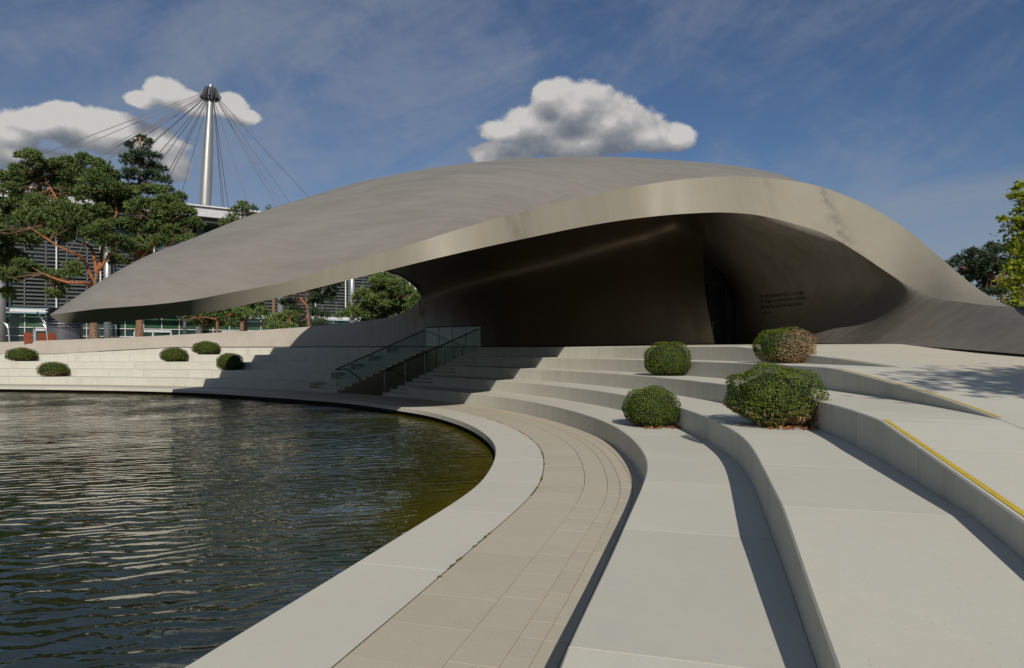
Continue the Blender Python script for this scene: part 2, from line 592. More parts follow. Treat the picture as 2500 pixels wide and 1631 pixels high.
def water_mat():
    m, k, b = mat_base('pond_water', 0.025, 0, 0.5)
    b.inputs['IOR'].default_value = 1.62
    p = pos(k)
    a = k.n.new('ShaderNodeAttribute')
    a.attribute_name = 'shore'
    n = k.noise(p, 0.8, 4, 0.6)
    sp = k.n.new('ShaderNodeSeparateXYZ')
    k.l.new(p, sp.inputs[0])
    # the algae-covered shelf lies along the inner bend only
    deep = k.math('MULTIPLY', k.smooth(sp.outputs[1], 9.0, 5.0), 6.0)
    sh = k.math('ADD', k.math('ADD', a.outputs['Fac'], deep), k.math('MULTIPLY_ADD', n, 1.6, -0.8))
    c = k.ramp(k.math('MULTIPLY', sh, 0.13, clamp=True), [(0.0, (0.075, 0.066, 0.003)), (0.12, (0.040, 0.040, 0.003)), (0.35, (0.015, 0.022, 0.003)), (1.0, (0.008, 0.014, 0.004))])
    k.l.new(c, b.inputs['Base Color'])
    q = k.mapping(p, rot=(0, 0, R(-13)), sc=(0.9, 2.2, 1))
    q2 = k.mapping(p, rot=(0, 0, R(14)), sc=(1.1, 2.0, 1))
    w1 = k.noise(q, 1.8, 1, 0.4, 0.4)
    w2 = k.noise(q2, 3.6, 2, 0.5, 0.3)
    w3 = k.noise(p, 0.34, 2, 0.5)
    wv = k.n.new('ShaderNodeTexWave')
    wv.bands_direction = 'Y'
    wv.inputs['Scale'].default_value = 1.25
    wv.inputs['Distortion'].default_value = 7.5
    wv.inputs['Detail'].default_value = 1.5
    wv.inputs['Detail Scale'].default_value = 1.3
    k.l.new(k.mapping(p, rot=(0, 0, R(-13))), wv.inputs['Vector'])
    amp = k.math('MULTIPLY_ADD', k.smooth(w3, 0.35, 0.7), 1.5, 0.5)
    h = k.math('ADD', k.math('MULTIPLY', wv.outputs['Fac'], 0.34), k.math('MULTIPLY', w1, 1.5))
    h = k.math('MULTIPLY', k.math('ADD', h, k.math('MULTIPLY', w2, 0.55)), amp)
    bump(k, b, h, 1.0, WAVE)
    return m


M['water'] = water_mat()

# ------------------------------------------------------------------ the terraces: one master curve, offset outward
MASTER = [(-75, 43), (-60, 41.5), (-48, 40.2), (-38, 39.1), (-28.3, 37.75), (-23.6, 37.0), (-17.9, 35.7), (-13.2, 33.8), (-10.1, 31.75), (-7.0, 29.5), (-4.03, 26.9),
          (-2.45, 24.9), (-0.68, 22.45), (0.34, 20.4), (1.12, 18.3), (1.67, 16.15), (2.0, 14.0), (2.06, 12.2), (2.0, 10.8),
          (1.86, 9.42), (1.64, 8.34), (1.38, 7.36), (1.05, 6.19), (0.67, 4.83), (0.33, 3.68), (0.22, 3.27), (-0.2, 1.8), (-1.0, -1.0), (-2.2, -5.0), (-3.4, -9.0), (-4.6, -13)]


def dense(pts, step=0.1, sm=1.1):
    P = np.array(pts, float)
    out = []
    for i in range(len(P) - 1):
        p0, p1, p2, p3 = P[max(i - 1, 0)], P[i], P[i + 1], P[min(i + 2, len(P) - 1)]
        n = max(2, int(np.linalg.norm(p2 - p1) / 0.05))
        d = np.linalg.norm(p2 - p1)
        m1 = (p2 - p0) / max(1e-6, np.linalg.norm(p2 - p0)) * d
        m2 = (p3 - p1) / max(1e-6, np.linalg.norm(p3 - p1)) * d
        for t in np.linspace(0, 1, n, endpoint=False):
            out.append((2 * t ** 3 - 3 * t ** 2 + 1) * p1 + (t ** 3 - 2 * t ** 2 + t) * m1 + (-2 * t ** 3 + 3 * t ** 2) * p2 + (t ** 3 - t ** 2) * m2)
    out = np.array(out)
    L = np.r_[0, np.cumsum(np.linalg.norm(np.diff(out, axis=0), axis=1))]
    s = np.arange(0, L[-1], step)
    q = np.c_[np.interp(s, L, out[:, 0]), np.interp(s, L, out[:, 1])]
    w = int(sm / step)
    ker = np.hanning(2 * w + 3)[1:-1]
    ker /= ker.sum()
    pad = np.r_[2 * q[0] - q[1:w + 1][::-1], q, 2 * q[-1] - q[-w - 1:-1][::-1]]
    q = np.c_[np.convolve(pad[:, 0], ker, 'valid'), np.convolve(pad[:, 1], ker, 'valid')]
    return q


CURVE = dense(MASTER)
STEP = 0.1
TAN = np.gradient(CURVE, axis=0)
TAN /= np.linalg.norm(TAN, axis=1)[:, None]
for _ in range(2):
    ker = np.hanning(17)[1:-1]
    ker /= ker.sum()
    TAN = np.c_[np.convolve(np.pad(TAN[:, 0], 7, 'edge'), ker, 'valid'), np.convolve(np.pad(TAN[:, 1], 7, 'edge'), ker, 'valid')]
TAN /= np.linalg.norm(TAN, axis=1)[:, None]
NOR = np.c_[-TAN[:, 1], TAN[:, 0]]
SMAX = (len(CURVE) - 1) * STEP


def cp(s, o):
    f = min(max(s / STEP, 0), len(CURVE) - 1.001)
    i = int(f)
    t = f - i
    c = CURVE[i] * (1 - t) + CURVE[i + 1] * t
    n = NOR[i] * (1 - t) + NOR[i + 1] * t
    return float(c[0] + n[0] * o), float(c[1] + n[1] * o)


def s_at_px(o, px, ymin=2.0):
    q = CURVE + NOR * o
    ok = q[:, 1] > ymin
    d = np.where(ok, np.abs(CX + FPX * q[:, 0] / np.maximum(q[:, 1], .1) - px), 1e9)
    i = int(np.argmin(d))
    return i * STEP


def s_at_y(o, Y):
    q = CURVE + NOR * o
    m = q[:, 0] > -3
    return int(np.argmin(np.where(m, np.abs(q[:, 1] - Y), 1e9))) * STEP


TR = 1.2                                    # tread depth
RISE = 0.4
ramp = lerp([-20, 7.0, 12.1, 18.5], [1.2 - 0.0777 * 27, 1.2, 1.6, 2.0])


def zt(k, x, y, o=0.0, s=None):
    if k <= 0:
        return 0.0
    if s is not None and k in (1, 2):
        return 0.4 * k - 0.0777 * max(0, s - SK[k])
    if k == 1:
        return 0.4 - 0.0777 * max(0, 3.47 - y)
    if k == 2:
        return 0.8 - 0.0777 * max(0, 4.34 - y)
    if k in (3, 4):
        z = min(0.4 * k, ramp(y))
    else:
        z = min(2.0, ramp(y)) + max(0, min(o, 14) - 4.8) * 0.015 * min(1, max(0, (y - 16) / 3))
    if k >= 5:
        z -= 0.42 * min(1, max(0, (-20.5 - x) / 8.5))
    return z


S0, S1 = s_at_px(0, -250), SMAX - 0.2
SK = {1: s_at_y(0, 3.47), 2: s_at_y(1.2, 4.94)}      # where the two lowest treads begin to fall


def blocks_profile(k, s, o0, o1, drop, ch, kz=None, zb=None):
    """cross-section of the course at s"""
    xa, ya = cp(s, o0)
    xb, yb = cp(s, o0 + ch)
    xc, yc = cp(s, o1)
    za = zt(k, xa, ya, o0, s)
    zc = zt(k, xc, yc, o1, s)
    low = (zb if zb is not None else zt(k - 1, xa, ya, o0, s) - 0.05)
    low = min(low, za - 0.06)
    return [(xa, ya, low), (xa, ya, za - ch - drop), (xb, yb, za - drop), (xc, yc, zc - drop), (xc, yc, min(low, zc - 0.06))]


def course(k, s0, s1, o0, o1, drop=0.0, ch=0.012, zb=None, step=None):
    mb = MB()
    n = max(1, int(math.ceil((s1 - s0) / (step or 0.32))))
    prof = [blocks_profile(k, s0 + (s1 - s0) * i / n, o0, o1, drop, ch, zb=zb) for i in range(n + 1)]
    vs = [p for r_ in prof for p in r_]
    fs = []
    for i in range(n):
        for j in range(5):
            a, b = i * 5 + j, i * 5 + (j + 1) % 5
            fs.append((a, a + 5, b + 5, b))
    fs.append((0, 1, 2, 3, 4))
    fs.append(tuple(n * 5 + j for j in (4, 3, 2, 1, 0)))
    mb.add(vs, fs)
    return mb


def minus(iv, cuts):
    out = [iv]
    for a, b in cuts:
        nx = []
        for x, y in out:
            if b <= x or a >= y:
                nx.append((x, y))
            else:
                if x < a:
                    nx.append((x, a))
                if b < y:
                    nx.append((b, y))
        out = nx
    return [q for q in out if q[1] - q[0] > 0.05]


# the stairs cut through the terraces
sA = s_at_px(0, 758.6)
sB = s_at_px(0, 823)
sC = s_at_px(0, 935)
sD = s_at_px(0, 996)
CUT = (sA, sD)
STAIR_END = 5.6


def joints(s0, s1, spacing, phase, must=None):
    j = [s0]
    x = s0 + ((phase - s0) % spacing)
    while x < s1 - 0.25:
        if x > s0 + 0.25:
            j.append(x)
        x += spacing
    if must is not None and s0 + .3 < must < s1 - .3:
        j = [q for q in j if abs(q - must) > 0.75] + [must]
        j.sort()
    return j + [s1]


def lay(root, name, k, s0, s1, o0, o1, spacing, phase, mat, cuts=(), gap=0.010, zb=None, ch=0.012, step=None, label=None):
    for a, b in minus((s0, s1), cuts):
        js = joints(a, b, spacing, phase, SK.get(k))
        for i in range(len(js) - 1):
            course(k, js[i] + gap / 2, js[i + 1] - gap / 2, o0, o1, 0, ch, zb, step).build(name, mat, root)


step_words = ['lowest curved seating step right above the pool walkway', 'second curved seating step up from the pool walkway',
              'third curved seating step up, its right end falling as a ramp with a yellow line',
              'fourth curved seating step up, tapering to nothing on the ramp with a yellow line',
              'topmost curved seating step whose edge carries the plaza']
ph = s_at_px(0, 1200)
for k in range(1, 5):
    o0, o1 = TR * (k - 1), TR * k
    mb = MB()
    for a, b in minus((S0, S1), [CUT]):
        m2 = course(k, a, b, o0 + 0.03, o1 + 0.02, 0.014, 0.004)
        mb.add(m2.v, m2.f)
    root = mb.build('terrace_step', M['grout'])
    tag(root, step_words[k - 1], None, None, 'structure')
    lay(root, 'step_block', k, S0, S1, o0, o1 - 0.004, 2.15, ph + [0, 0.9, 1.55, 0.45][k - 1], M['tread'], [CUT])
    if k in (3, 4):
        ya = 7.05 if k == 3 else 11.95
        yb = -6.0 if k == 3 else 7.15
        sa, sb = s_at_y(o0, ya), s_at_y(o0, yb)
        sm = MB()
        n = int((sb - sa) / 0.25)
        w = 0.045 if k == 3 else 0.038
        rows = []
        for i in range(n + 1):
            s = sa + (sb - sa) * i / n
            p = []
            for oo in (o0 + 0.035, o0 + 0.035 + w):
                x, y = cp(s, oo)
                p.append((x, y, zt(k, x, y, oo) + 0.004))
            rows.append(p)
        vs = [q for r_ in rows for q in r_]
        sm.add(vs, [(2 * i, 2 * i + 2, 2 * i + 3, 2 * i + 1) for i in range(n)])
        sm.build('edge_stripe', M['yellow'], root)

# the plaza in front of and under the pavilion, and the ramp
mb = MB()
PB = [4.8, 5.6, 7.4, 9.6, 12.4, 16.5]
for i in range(5):
    for a, b in minus((S0, S1), [CUT] if i == 0 else []):
        m2 = course(5, a, b, PB[i] + 0.03, PB[i + 1] + 0.02, 0.014, 0.004)
        mb.add(m2.v, m2.f)
plaza = mb.build('plaza', M['grout'])
tag(plaza, 'pale plaza and ramp between the top step and the pavilion', None, None, 'structure')
for i in range(5):
    lay(plaza, 'step_block' if i == 0 else 'plaza_slab', 5, S0, S1, PB[i], PB[i + 1] - 0.006, [2.15, 2.15, 3.2, 3.2, 4.0][i], ph + 0.3 + 0.6 * i, M['tread'] if i == 0 else M['plaza'], [CUT] if i == 0 else [],
        zb=None if i == 0 else 0.9, ch=0.012 if i == 0 else 0.003, step=0.6 if i else None)
# yellow line at the head of the ramp
sm = MB()
sa, sb = s_at_y(4.8, 14.6), s_at_y(4.8, 12.3)
rows = []
for i in range(13):
    s = sa + (sb - sa) * i / 12
    for oo in (4.83, 4.86):
        x, y = cp(s, oo)
        rows.append((x, y, zt(5, x, y, oo) + 0.004))
sm.add(rows, [(2 * i, 2 * i + 2, 2 * i + 3, 2 * i + 1) for i in range(12)])
sm.build('edge_stripe', M['yellow'], plaza)

# pool edge
P0, P1 = -2.36, -1.50
mb = MB()


def strip(mb, prof, s0, s1, step=0.4):
    n = int((s1 - s0) / step)
    m = len(prof)
    vs = []
    for i in range(n + 1):
        s = s0 + (s1 - s0) * i / n
        for o, z in prof:
            x, y = cp(s, o)
            vs.append((x, y, z))
    fs = []
    for i in range(n):
        for j in range(m - 1):
            a = i * m + j
            fs.append((a, a + m, a + m + 1, a + 1))
    mb.add(vs, fs)


strip(mb, [(P0 + 0.22, -1.3), (P0 + 0.22, -0.13), (P0 + 0.03, -0.13), (P0 + 0.03, -0.01), (P1, -0.01)], S0, S1)
coping = mb.build('pool_edge', M['black'])
tag(coping, 'curved pool edge wall with a pale overhanging coping', None, None, 'structure')


def flat_slab(s0, s1, o0, o1, zt_=0.0, th=0.135, ch=0.006, step=0.35):
    mb = MB()
    n = max(1, int(math.ceil((s1 - s0) / step)))
    vs = []
    for i in range(n + 1):
        s = s0 + (s1 - s0) * i / n
        for o, z in ((o0, zt_ - th), (o0, zt_ - ch), (o0 + ch, zt_), (o1 - 0.003, zt_), (o1, zt_ - 0.003), (o1, zt_ - th)):
            x, y = cp(s, o)
            vs.append((x, y, z))
    fs = []
    for i in range(n):
        for j in range(6):
            a, b = i * 6 + j, i * 6 + (j + 1) % 6
            fs.append((a, a + 6, b + 6, b))
    fs += [tuple(range(6)), tuple(n * 6 + j for j in range(5, -1, -1))]
    mb.add(vs, fs)
    return mb


js = joints(S0, S1, 2.15, s_at_px(P0, 1144))
for i in range(len(js) - 1):
    flat_slab(js[i] + 0.006, js[i + 1] - 0.006, P0, P1 - 0.006, 0.0, 0.135, 0.01).build('coping_stone', M['coping'], coping)

mb = MB()
strip(mb, [(P1 + 0.0, -0.012), (0.05, -0.012)], S0, S1)
walk = mb.build('walkway', M['pavegrout'])
tag(walk, 'beige paved walkway curving along the pool below the steps', None, None, 'structure')
rows = [(P1 + 0.012, -0.86, 0.58), (-0.853, -0.53, 0.29), (-0.525, -0.355, 0.29), (-0.35, -0.185, 0.29), (-0.18, -0.012, 0.29)]
sNear = S1 - 4
for ri, (oa, ob, sp) in enumerate(rows):
    far = s_at_y(oa, 14.5 if ri == 0 else 9.8)
    end = min(S1, s_at_y(oa, -2.0))
    nm = 'paving_slab' if ri == 0 else 'paving_stone'
    js = joints(far, end, sp, far + 0.11 * ri)
    cnt = 0
    for i in range(len(js) - 1):
        dz = rng.uniform(-0.0015, 0.0015)
        flat_slab(js[i] + 0.002, js[i + 1] - 0.002, oa, ob, dz, 0.05, 0.002, 0.6).build(nm, M['paving'], walk)
    # farther off only the long joints can be told apart
    far_mb = MB()
    js = joints(S0, far, sp * 4, far)
    for i in range(len(js) - 1):
        m2 = flat_slab(js[i] + 0.002, js[i + 1] - 0.002, oa, ob, 0.0, 0.05, 0.002, 0.6)
        far_mb.add(m2.v, m2.f)
    tag(far_mb.build('paving_row', M['paving'], walk), None, None, None, 'stuff')
# the white sealing strip at the foot of the first step, moss in the joint
mb = MB()
strip(mb, [(-0.026, 0.006), (-0.016, 0.012), (-0.001, 0.012)], s_at_y(0, 13.5), s_at_y(0, 8.4), 0.2)
mb.build('sealing_strip', M['lightgrey'], walk)
mb = MB()
for i in range(520):
    s = rng.uniform(s_at_y(P1, 19), s_at_y(P1, 3.0))
    if math.sin(s * 1.9) + math.sin(s * 5.3 + 1) < 0.25:
        continue
    x, y = cp(s, P1 + rng.uniform(0.0, 0.012))
    r_ = rng.uniform(0.004, 0.011)
    a = rng.uniform(0, 3)
    mb.add([(x + r_ * 2.2 * math.cos(a + t), y + r_ * 2.2 * math.sin(a + t), 0.001) for t in (0, 1.6, 3.1, 4.7)] + [(x, y, r_)],
           [(0, 1, 4), (1, 2, 4), (2, 3, 4), (3, 0, 4)])
tag(mb.build('moss', M['moss'], walk), None, None, None, 'stuff')

# water
xs = np.arange(-75, 4.01, 0.5)
ys = np.arange(-14, 42, 0.5)
gx, gy = np.meshgrid(xs, ys)
pp = np.c_[gx.ravel(), gy.ravel()]
edge = CURVE + NOR * P0
sgn = np.zeros(len(pp))
for i0 in range(0, len(pp), 2000):
    d = pp[i0:i0 + 2000, None, :] - edge[None, ::3, :]
    q = np.argmin((d ** 2).sum(2), axis=1)
    dv = d[np.arange(len(q)), q]
    sgn[i0:i0 + 2000] = -(dv * NOR[::3][q]).sum(1)
keep = sgn > -1.2
idx = -np.ones(len(pp), int)
idx[keep] = np.arange(keep.sum())
W_, H_ = len(xs), len(ys)
fs = []
for j in range(H_ - 1):
    for i in range(W_ - 1):
        q = [idx[j * W_ + i], idx[j * W_ + i + 1], idx[(j + 1) * W_ + i + 1], idx[(j + 1) * W_ + i]]
        if min(q) >= 0:
            fs.append(q)
me = bpy.data.meshes.new('pond_water')
me.from_pydata([(x, y, -0.27) for x, y in pp[keep]], [], fs)
a = me.attributes.new('shore', 'FLOAT', 'POINT')
a.data.foreach_set('value', np.clip(sgn[keep], 0, 30).astype(np.float32))
water = mesh_obj('pond_water', me, M['water'])
tag(water, 'dark green rippled pond water in front of the steps', None, None, 'structure')

# the wider ground behind everything
arc = [cp(s, 16.2) for s in np.arange(S0, S1, 1.0)]
poly = [(x, y, min(1.86, zt(5, x, y, 0) - 0.02)) for x, y in arc] + [(40, -14, 0.5), (1500, -14, 1.0), (1500, 1500, 1.86), (-1500, 1500, 1.86), (-1500, 44, 1.86), (arc[0][0] - 1, arc[0][1], 1.86)]
tri = tessellate_polygon([[Vector(p) for p in poly]])
mb = MB()
mb.add(poly, [tuple(t) for t in tri])
for f_ in range(len(mb.f)):
    a, b, c = [Vector(mb.v[i]) for i in mb.f[f_]]
    if (b - a).cross(c - a).z < 0:
        mb.f[f_] = mb.f[f_][::-1]
tag(mb.build('ground', M['ground']), 'gravel coloured ground around the pavilion and the hall', None, None, 'structure')

# ------------------------------------------------------------------ the pavilion
pav = empty('pavilion', (4, 27, 2.0), 'big swooping grey-brown roof pavilion whose shell sweeps down to the ground at both ends', 'pavilion')

# the front edge of the roof: upper arris, lower arris, distance
UP = [(122, 769), (176, 762), (241, 754), (294, 750), (338, 747), (382, 743), (471, 732), (559, 715), (635, 701), (700, 688), (770, 664), (904, 625), (992, 600), (1100, 566), (1293, 512),
      (1486, 468), (1602, 446.6), (1718, 433.5), (1776, 431.5), (1834, 432), (1911, 438.5), (1986, 451), (2063, 477), (2141, 514), (2218, 564), (2295, 628), (2372, 693), (2411, 720), (2465, 746.5), (2500, 749), (2720, 753)]
LO = [(122, 770), (133, 779), (147, 787), (188, 789), (265, 786), (382, 778), (453, 771), (540, 757), (635, 736.5), (700, 722), (770, 704), (938, 662), (1039, 637), (1190, 602), (1293, 580), (1448, 549),
      (1563, 532), (1679, 521.5), (1776, 519), (1853, 526), (1930, 544), (2025, 576), (2102, 622), (2187, 678), (2257, 715), (2334, 736), (2411, 745), (2500, 750), (2720, 754)]
YL = [(122, 21.5), (200, 20.9), (328, 20.1), (450, 19.3), (600, 18.3), (800, 17.2), (938, 16.6), (1005, 16.35), (1100, 16.4), (1216, 17.06), (1312, 18.3), (1406, 19.56), (1487, 20.85), (1570, 22.0),
      (1679, 22.0), (1776, 22.6), (1853, 23.6), (1948, 24.0), (2025, 23.7), (2102, 22.9), (2187, 21.8), (2257, 20.3), (2334, 18.5), (2411, 17.2), (2500, 16.0), (2720, 13.6)]
DL = [(122, -0.02), (150, -.3), (200, -.95), (300, -1.05), (400, -.85), (500, -.5), (620, -.2), (760, -.03), (1000, .08), (1300, .2), (1600, .35), (1776, .6), (1930, 1.0), (2102, 1.9), (2218, 2.5), (2334, 1.9), (2411, 1.0), (2465, .12), (2720, .1)]
SIL = [(122, 768), (226, 698.5), (347, 630), (467, 583), (599, 530), (735, 486), (872, 446), (1008, 418), (1155, 397), (1313, 385.5), (1470, 382), (1628, 390), (1786, 404), (1901, 425), (1954, 442)]
DY = [(122, .8), (226, 3), (347, 5), (467, 7), (599, 9), (735, 11), (872, 12.5), (1008, 13), (1155, 13), (1313, 12), (1470, 10.5), (1628, 8.5), (1786, 6), (1901, 3), (1954, 1.6)]
DB = [(122, .5), (226, 2.3), (347, 3.0), (467, 3.7), (599, 4.1), (735, 4.5), (872, 6), (1008, 7), (1313, 8), (1470, 9), (1954, 9), (2200, 7), (2500, 4), (2720, 4)]
fu, fl, fy, fd, fs_, fdy, fdb = [hermite(*zip(*q)) for q in (UP, LO, YL, DL, SIL, DY, DB)]


def rim_lo(px):
    return at(px, fl(px), fy(px))


def rim_up(px):
    return at(px, fu(px), fy(px) + fd(px))


PXS = np.unique(np.r_[np.linspace(122, 200, 14), np.linspace(200, 2720, 150)])


def roof_section(px, n=22):
    u = rim_up(px)
    c = (px - CX) / FPX
    if px <= 1954:
        m = (HY - fs_(px)) / FPX
        G = max(0.0, (HC + m * u.y) - u.z)
        D = fdy(px)
        s0 = m + 2 * G / D
        kap = max((s0 - m) / D, 0.004)
    else:
        m = (HY - fu(px)) / FPX
        s0 = m - 0.04 - (px - 1954) / 766 * 0.30
        D = 1.6
        kap = 0.06
    L = D + fdb(px)
    out = []
    for i in range(n):
        t = L * (i / (n - 1))
        y = u.y + t
        z = u.z + s0 * t - 0.5 * kap * t * t
        out.append(Vector((c * y, y, z)))
    return out


roof_rows = [roof_section(px) for px in PXS]
roof = grid_obj('roof', roof_rows, M['roof'], pav)
fas = []
for px in PXS:
    a, b = rim_lo(px), rim_up(px)
    fas.append([a.lerp(b, t) for t in np.linspace(0, 1, 5)])
grid_obj('fascia', fas, M['fascia'], pav)

# base line of the shell on the plaza
fo = lerp([0, 300, 500, 700, 1300], [4.92, 5.0, 5.4, 6.15, 6.15])


def off(x, y):
    return float(np.min(np.hypot(CURVE[:, 0] - x, CURVE[:, 1] - y)))


def base_pt(px):
    if px <= 1220:
        s = s_at_px(fo(px), px)
        x, y = cp(s, fo(px))
        yy = y
        x = (px - CX) / FPX * yy
    else:
        s = s_at_px(6.15, 1220)
        y0 = cp(s, 6.15)[1]
        yy = float(np.interp(px, [1220, 1340, 1476, 1600, 1700, 1745], [y0, y0 + .1, 31.9, 31.4, 31.0, 30.6]))
        x = (px - CX) / FPX * yy
    return Vector((x, yy, zt(5, x, yy, off(x, yy)) + 0.05))


NECK = at(1028.6, 724, 36.1)
TOP = [(-250, 846), (0, 835.5), (300, 824), (600, 808), (700, 801.5), (812, 793), (904, 781.5), (971, 768), (1005, 750), (1021, 737), (1028.6, 724)]
ft = hermite(*zip(*TOP))
flean = lerp([-250, 0, 600, 837, 971, 1028.6], [.3, .35, .55, .8, 1.3, 2.2])
nb = base_pt(1028.6)
leanN = NECK.y - nb.y


def par_top(px):
    b = base_pt(px)
    l = float(np.interp(px, [-250, 0, 600, 837, 950, 1005, 1028.6], [.3, .35, .55, .75, .7, .66, leanN]))
    return at(px, ft(px), b.y + l)


def spl(P, n):
    """smooth curve through the points, n samples"""
    P = [Vector(p) for p in P]
    t = [0.0]
    for i in range(1, len(P)):
        t.append(t[-1] + max(1e-4, (P[i] - P[i - 1]).length) ** 0.7)
    fx, fy_, fz = [hermite(t, [p[i] for p in P]) for i in range(3)]
    return [Vector((fx(v), fy_(v), fz(v))) for v in np.linspace(0, t[-1], n)]


NOSE_PX = [1745, 1724, 1717.5, 1742, 1790]
cov_px = [1028.6, 1100, 1190, 1370, 1560, 1680, 1717.5]
cov_py = [724, 701, 680, 634, 578, 558, 588]
cov_Y = [36.1, 35.9, 35.4, 34.6, 33.6, 33.0, 32.2]
fcy, fcY = hermite(cov_px, cov_py), hermite(cov_px, cov_Y)
CE = [(900, 640), (938, 661), (954.6, 666.5), (985, 679), (1005, 694), (1021, 711), (1028.6, 724)]
fce = hermite(*zip(*CE))
NLOW, NUP = 14, 24


def spl_split(P, k):
    """the smooth curve through P, sampled separately up to point k and beyond it"""
    P = [Vector(p) for p in P]
    t = [0.0]
    for i in range(1, len(P)):
        t.append(t[-1] + max(1e-4, (P[i] - P[i - 1]).length) ** 0.7)
    f = [hermite(t, [p[i] for p in P]) for i in range(3)]
    ev = lambda v: Vector((f[0](v), f[1](v), f[2](v)))
    return [ev(v) for v in np.linspace(0, t[k], NLOW)] + [ev(v) for v in np.linspace(t[k], t[-1], NUP + 1)[1:]]


def full_section(q):
    pb, p1, p2, p3, p4 = [1028.6 + (e - 1028.6) * q for e in NOSE_PX]
    b = base_pt(pb)
    N = at(p2, fcy(p2), fcY(p2))
    W = b.lerp(N, 0.42)
    W.y += -0.15 + 0.55 * (1 - q)
    if q > 0.85:
        W.y -= 0.5 * (q - .85) / .15
    W.x = (p1 - CX) / FPX * W.y
    Rm = rim_lo(p4)
    def vault(f, up, pp):
        v = N.lerp(Rm, f)
        v.z = HC + (Rm.z - HC) / Rm.y * v.y + up
        v.x = (pp - CX) / FPX * v.y
        return v
    C1 = vault(0.10, -0.35, p2 + (p3 - p2) * .2)
    C1.z = max(C1.z, N.z + .5)
    return [b, W, N, C1, vault(0.30, .35, p2 + (p3 - p2) * .6), vault(0.62, .55, p3), Rm]


# the inner shell: parapet on the left, sweeping up through the neck into the cove wall, and the
# soffit that runs forward to the front edge; open between parapet and soffit left of the neck
rows, par_back, edge_rows = [], [], []
S0_ = full_section(0.0)
for px in np.r_[np.linspace(124, 890, 52), np.linspace(900, 1028.6, 30)[:-1]]:
    b, t = base_pt(px), par_top(px)
    f = min(1, max(0, (px - 880) / 148.6))
    mid = (b.lerp(t, 0.55) + Vector((0, -0.10 * (t.z - b.z), 0))).lerp(b.lerp(t, 0.42) + Vector((0, 0.40, 0)), f)
    low = spl([b, mid, t], NLOW)
    r_ = rim_lo(px)
    back = roof_section(px)[-1]
    if px >= 900:
        e = at(px, fce(px), 27.5 + (36.1 - 27.5) * min(1, (px - 900) / 128.6 * 1.1))
    else:
        e = back + Vector((0, 0, -0.35))
        sight = HC + (r_.z - HC) / r_.y * e.y
        e.z = max(e.z, sight + 0.25) if px > 420 else min(max(e.z, sight + 0.25), back.z - 0.04)
        if px > 700:
            e = e.lerp(at(900, fce(900), 27.5) + Vector(((px - 900) / FPX * 27.5, 0, .5)), (px - 700) / 200)
    sl = (r_.z - HC) / r_.y
    mids = []
    for f_, up in ((.10, -.35), (.30, .35), (.62, .55)):
        v = e.lerp(r_, f_)
        v.z = max(HC + sl * v.y + up * min(1, max(0, (px - 300) / 450)), e.z + (r_.z - e.z) * f_ + (.5 * f if f_ < .2 else 0))
        mids.append(v)
    if px < 900:
        mids = mids[1:]
    rows.append(low + spl([e] + mids + [r_], NUP + 1)[1:])
    par_back.append([t, t + Vector((0.02, .28, -.02)), t + Vector((0.05, .42, -.3)), Vector((t.x, t.y + .8, 1.8))])
    edge_rows.append([e, e.lerp(back, 0.5), back])
nleft = len(rows)
NF = 80
for i in range(NF + 1):
    rows.append(spl_split(full_section(i / NF), 2))
nose = rows[-1]
par_back.append([NECK, NECK + Vector((.1, .2, 0)), NECK + Vector((.3, .5, -.3)), Vector((NECK.x + .4, NECK.y + 1.2, 1.8))])
e0 = rows[nleft][NLOW - 1]
edge_rows.append([e0, e0.lerp(roof_section(1028.6)[-1], .5), roof_section(1028.6)[-1]])
# far left end of the parapet
first = []
for px in np.linspace(-250, 110, 22):
    b, t = base_pt(px), par_top(px)
    mid = b.lerp(t, 0.55) + Vector((0, -0.10 * (t.z - b.z), 0))
    first.append(spl([b, mid, t], NLOW))
    par_back.insert(len(first) - 1, [t, t + Vector((0.02, .28, -.02)), t + Vector((0.05, .42, -.3)), Vector((t.x, t.y + .8, 1.8))])
m = NLOW + NUP
vs = [tuple(p) for r_ in rows for p in r_]
fs = []
for i in range(len(rows) - 1):
    for j in range(m - 1):
        if j == NLOW - 1 and i < nleft:
            if i == nleft - 1:
                pass
            continue
        fs.append((i * m + j, (i + 1) * m + j, (i + 1) * m + j + 1, i * m + j + 1))
b0_ = len(vs)
vs += [tuple(p) for r_ in first for p in r_]
for i in range(len(first) - 1):
    for j in range(NLOW - 1):
        fs.append((b0_ + i * NLOW + j, b0_ + (i + 1) * NLOW + j, b0_ + (i + 1) * NLOW + j + 1, b0_ + i * NLOW + j + 1))
for j in range(NLOW - 1):
    k_ = b0_ + (len(first) - 1) * NLOW + j
    fs.append((k_, j, j + 1, k_ + 1))
# close the tip of the opening at the neck
k_ = (nleft - 1) * m + NLOW
fs.append((k_, nleft * m + NLOW - 1, nleft * m + NLOW))
me = bpy.data.meshes.new('inner_shell')
me.from_pydata(vs, [], fs)
me.validate()
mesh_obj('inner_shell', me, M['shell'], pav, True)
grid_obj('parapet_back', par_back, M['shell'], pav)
grid_obj('back_edge', edge_rows, M['fascia'], pav)

# rear of the shell, out of sight: it comes down to the ground behind
rows = []
for px in PXS:
    if px < 1015:
        continue
    b = roof_section(px)[-1]
    g = Vector((b.x * 1.12, b.y + 4.0, 1.8))
    rows.append([b, b.lerp(g, 0.35) + Vector((0, .8, .6)), b.lerp(g, 0.75) + Vector((0, .7, .4)), g])
grid_obj('rear_shell', rows, M['roof'], pav)

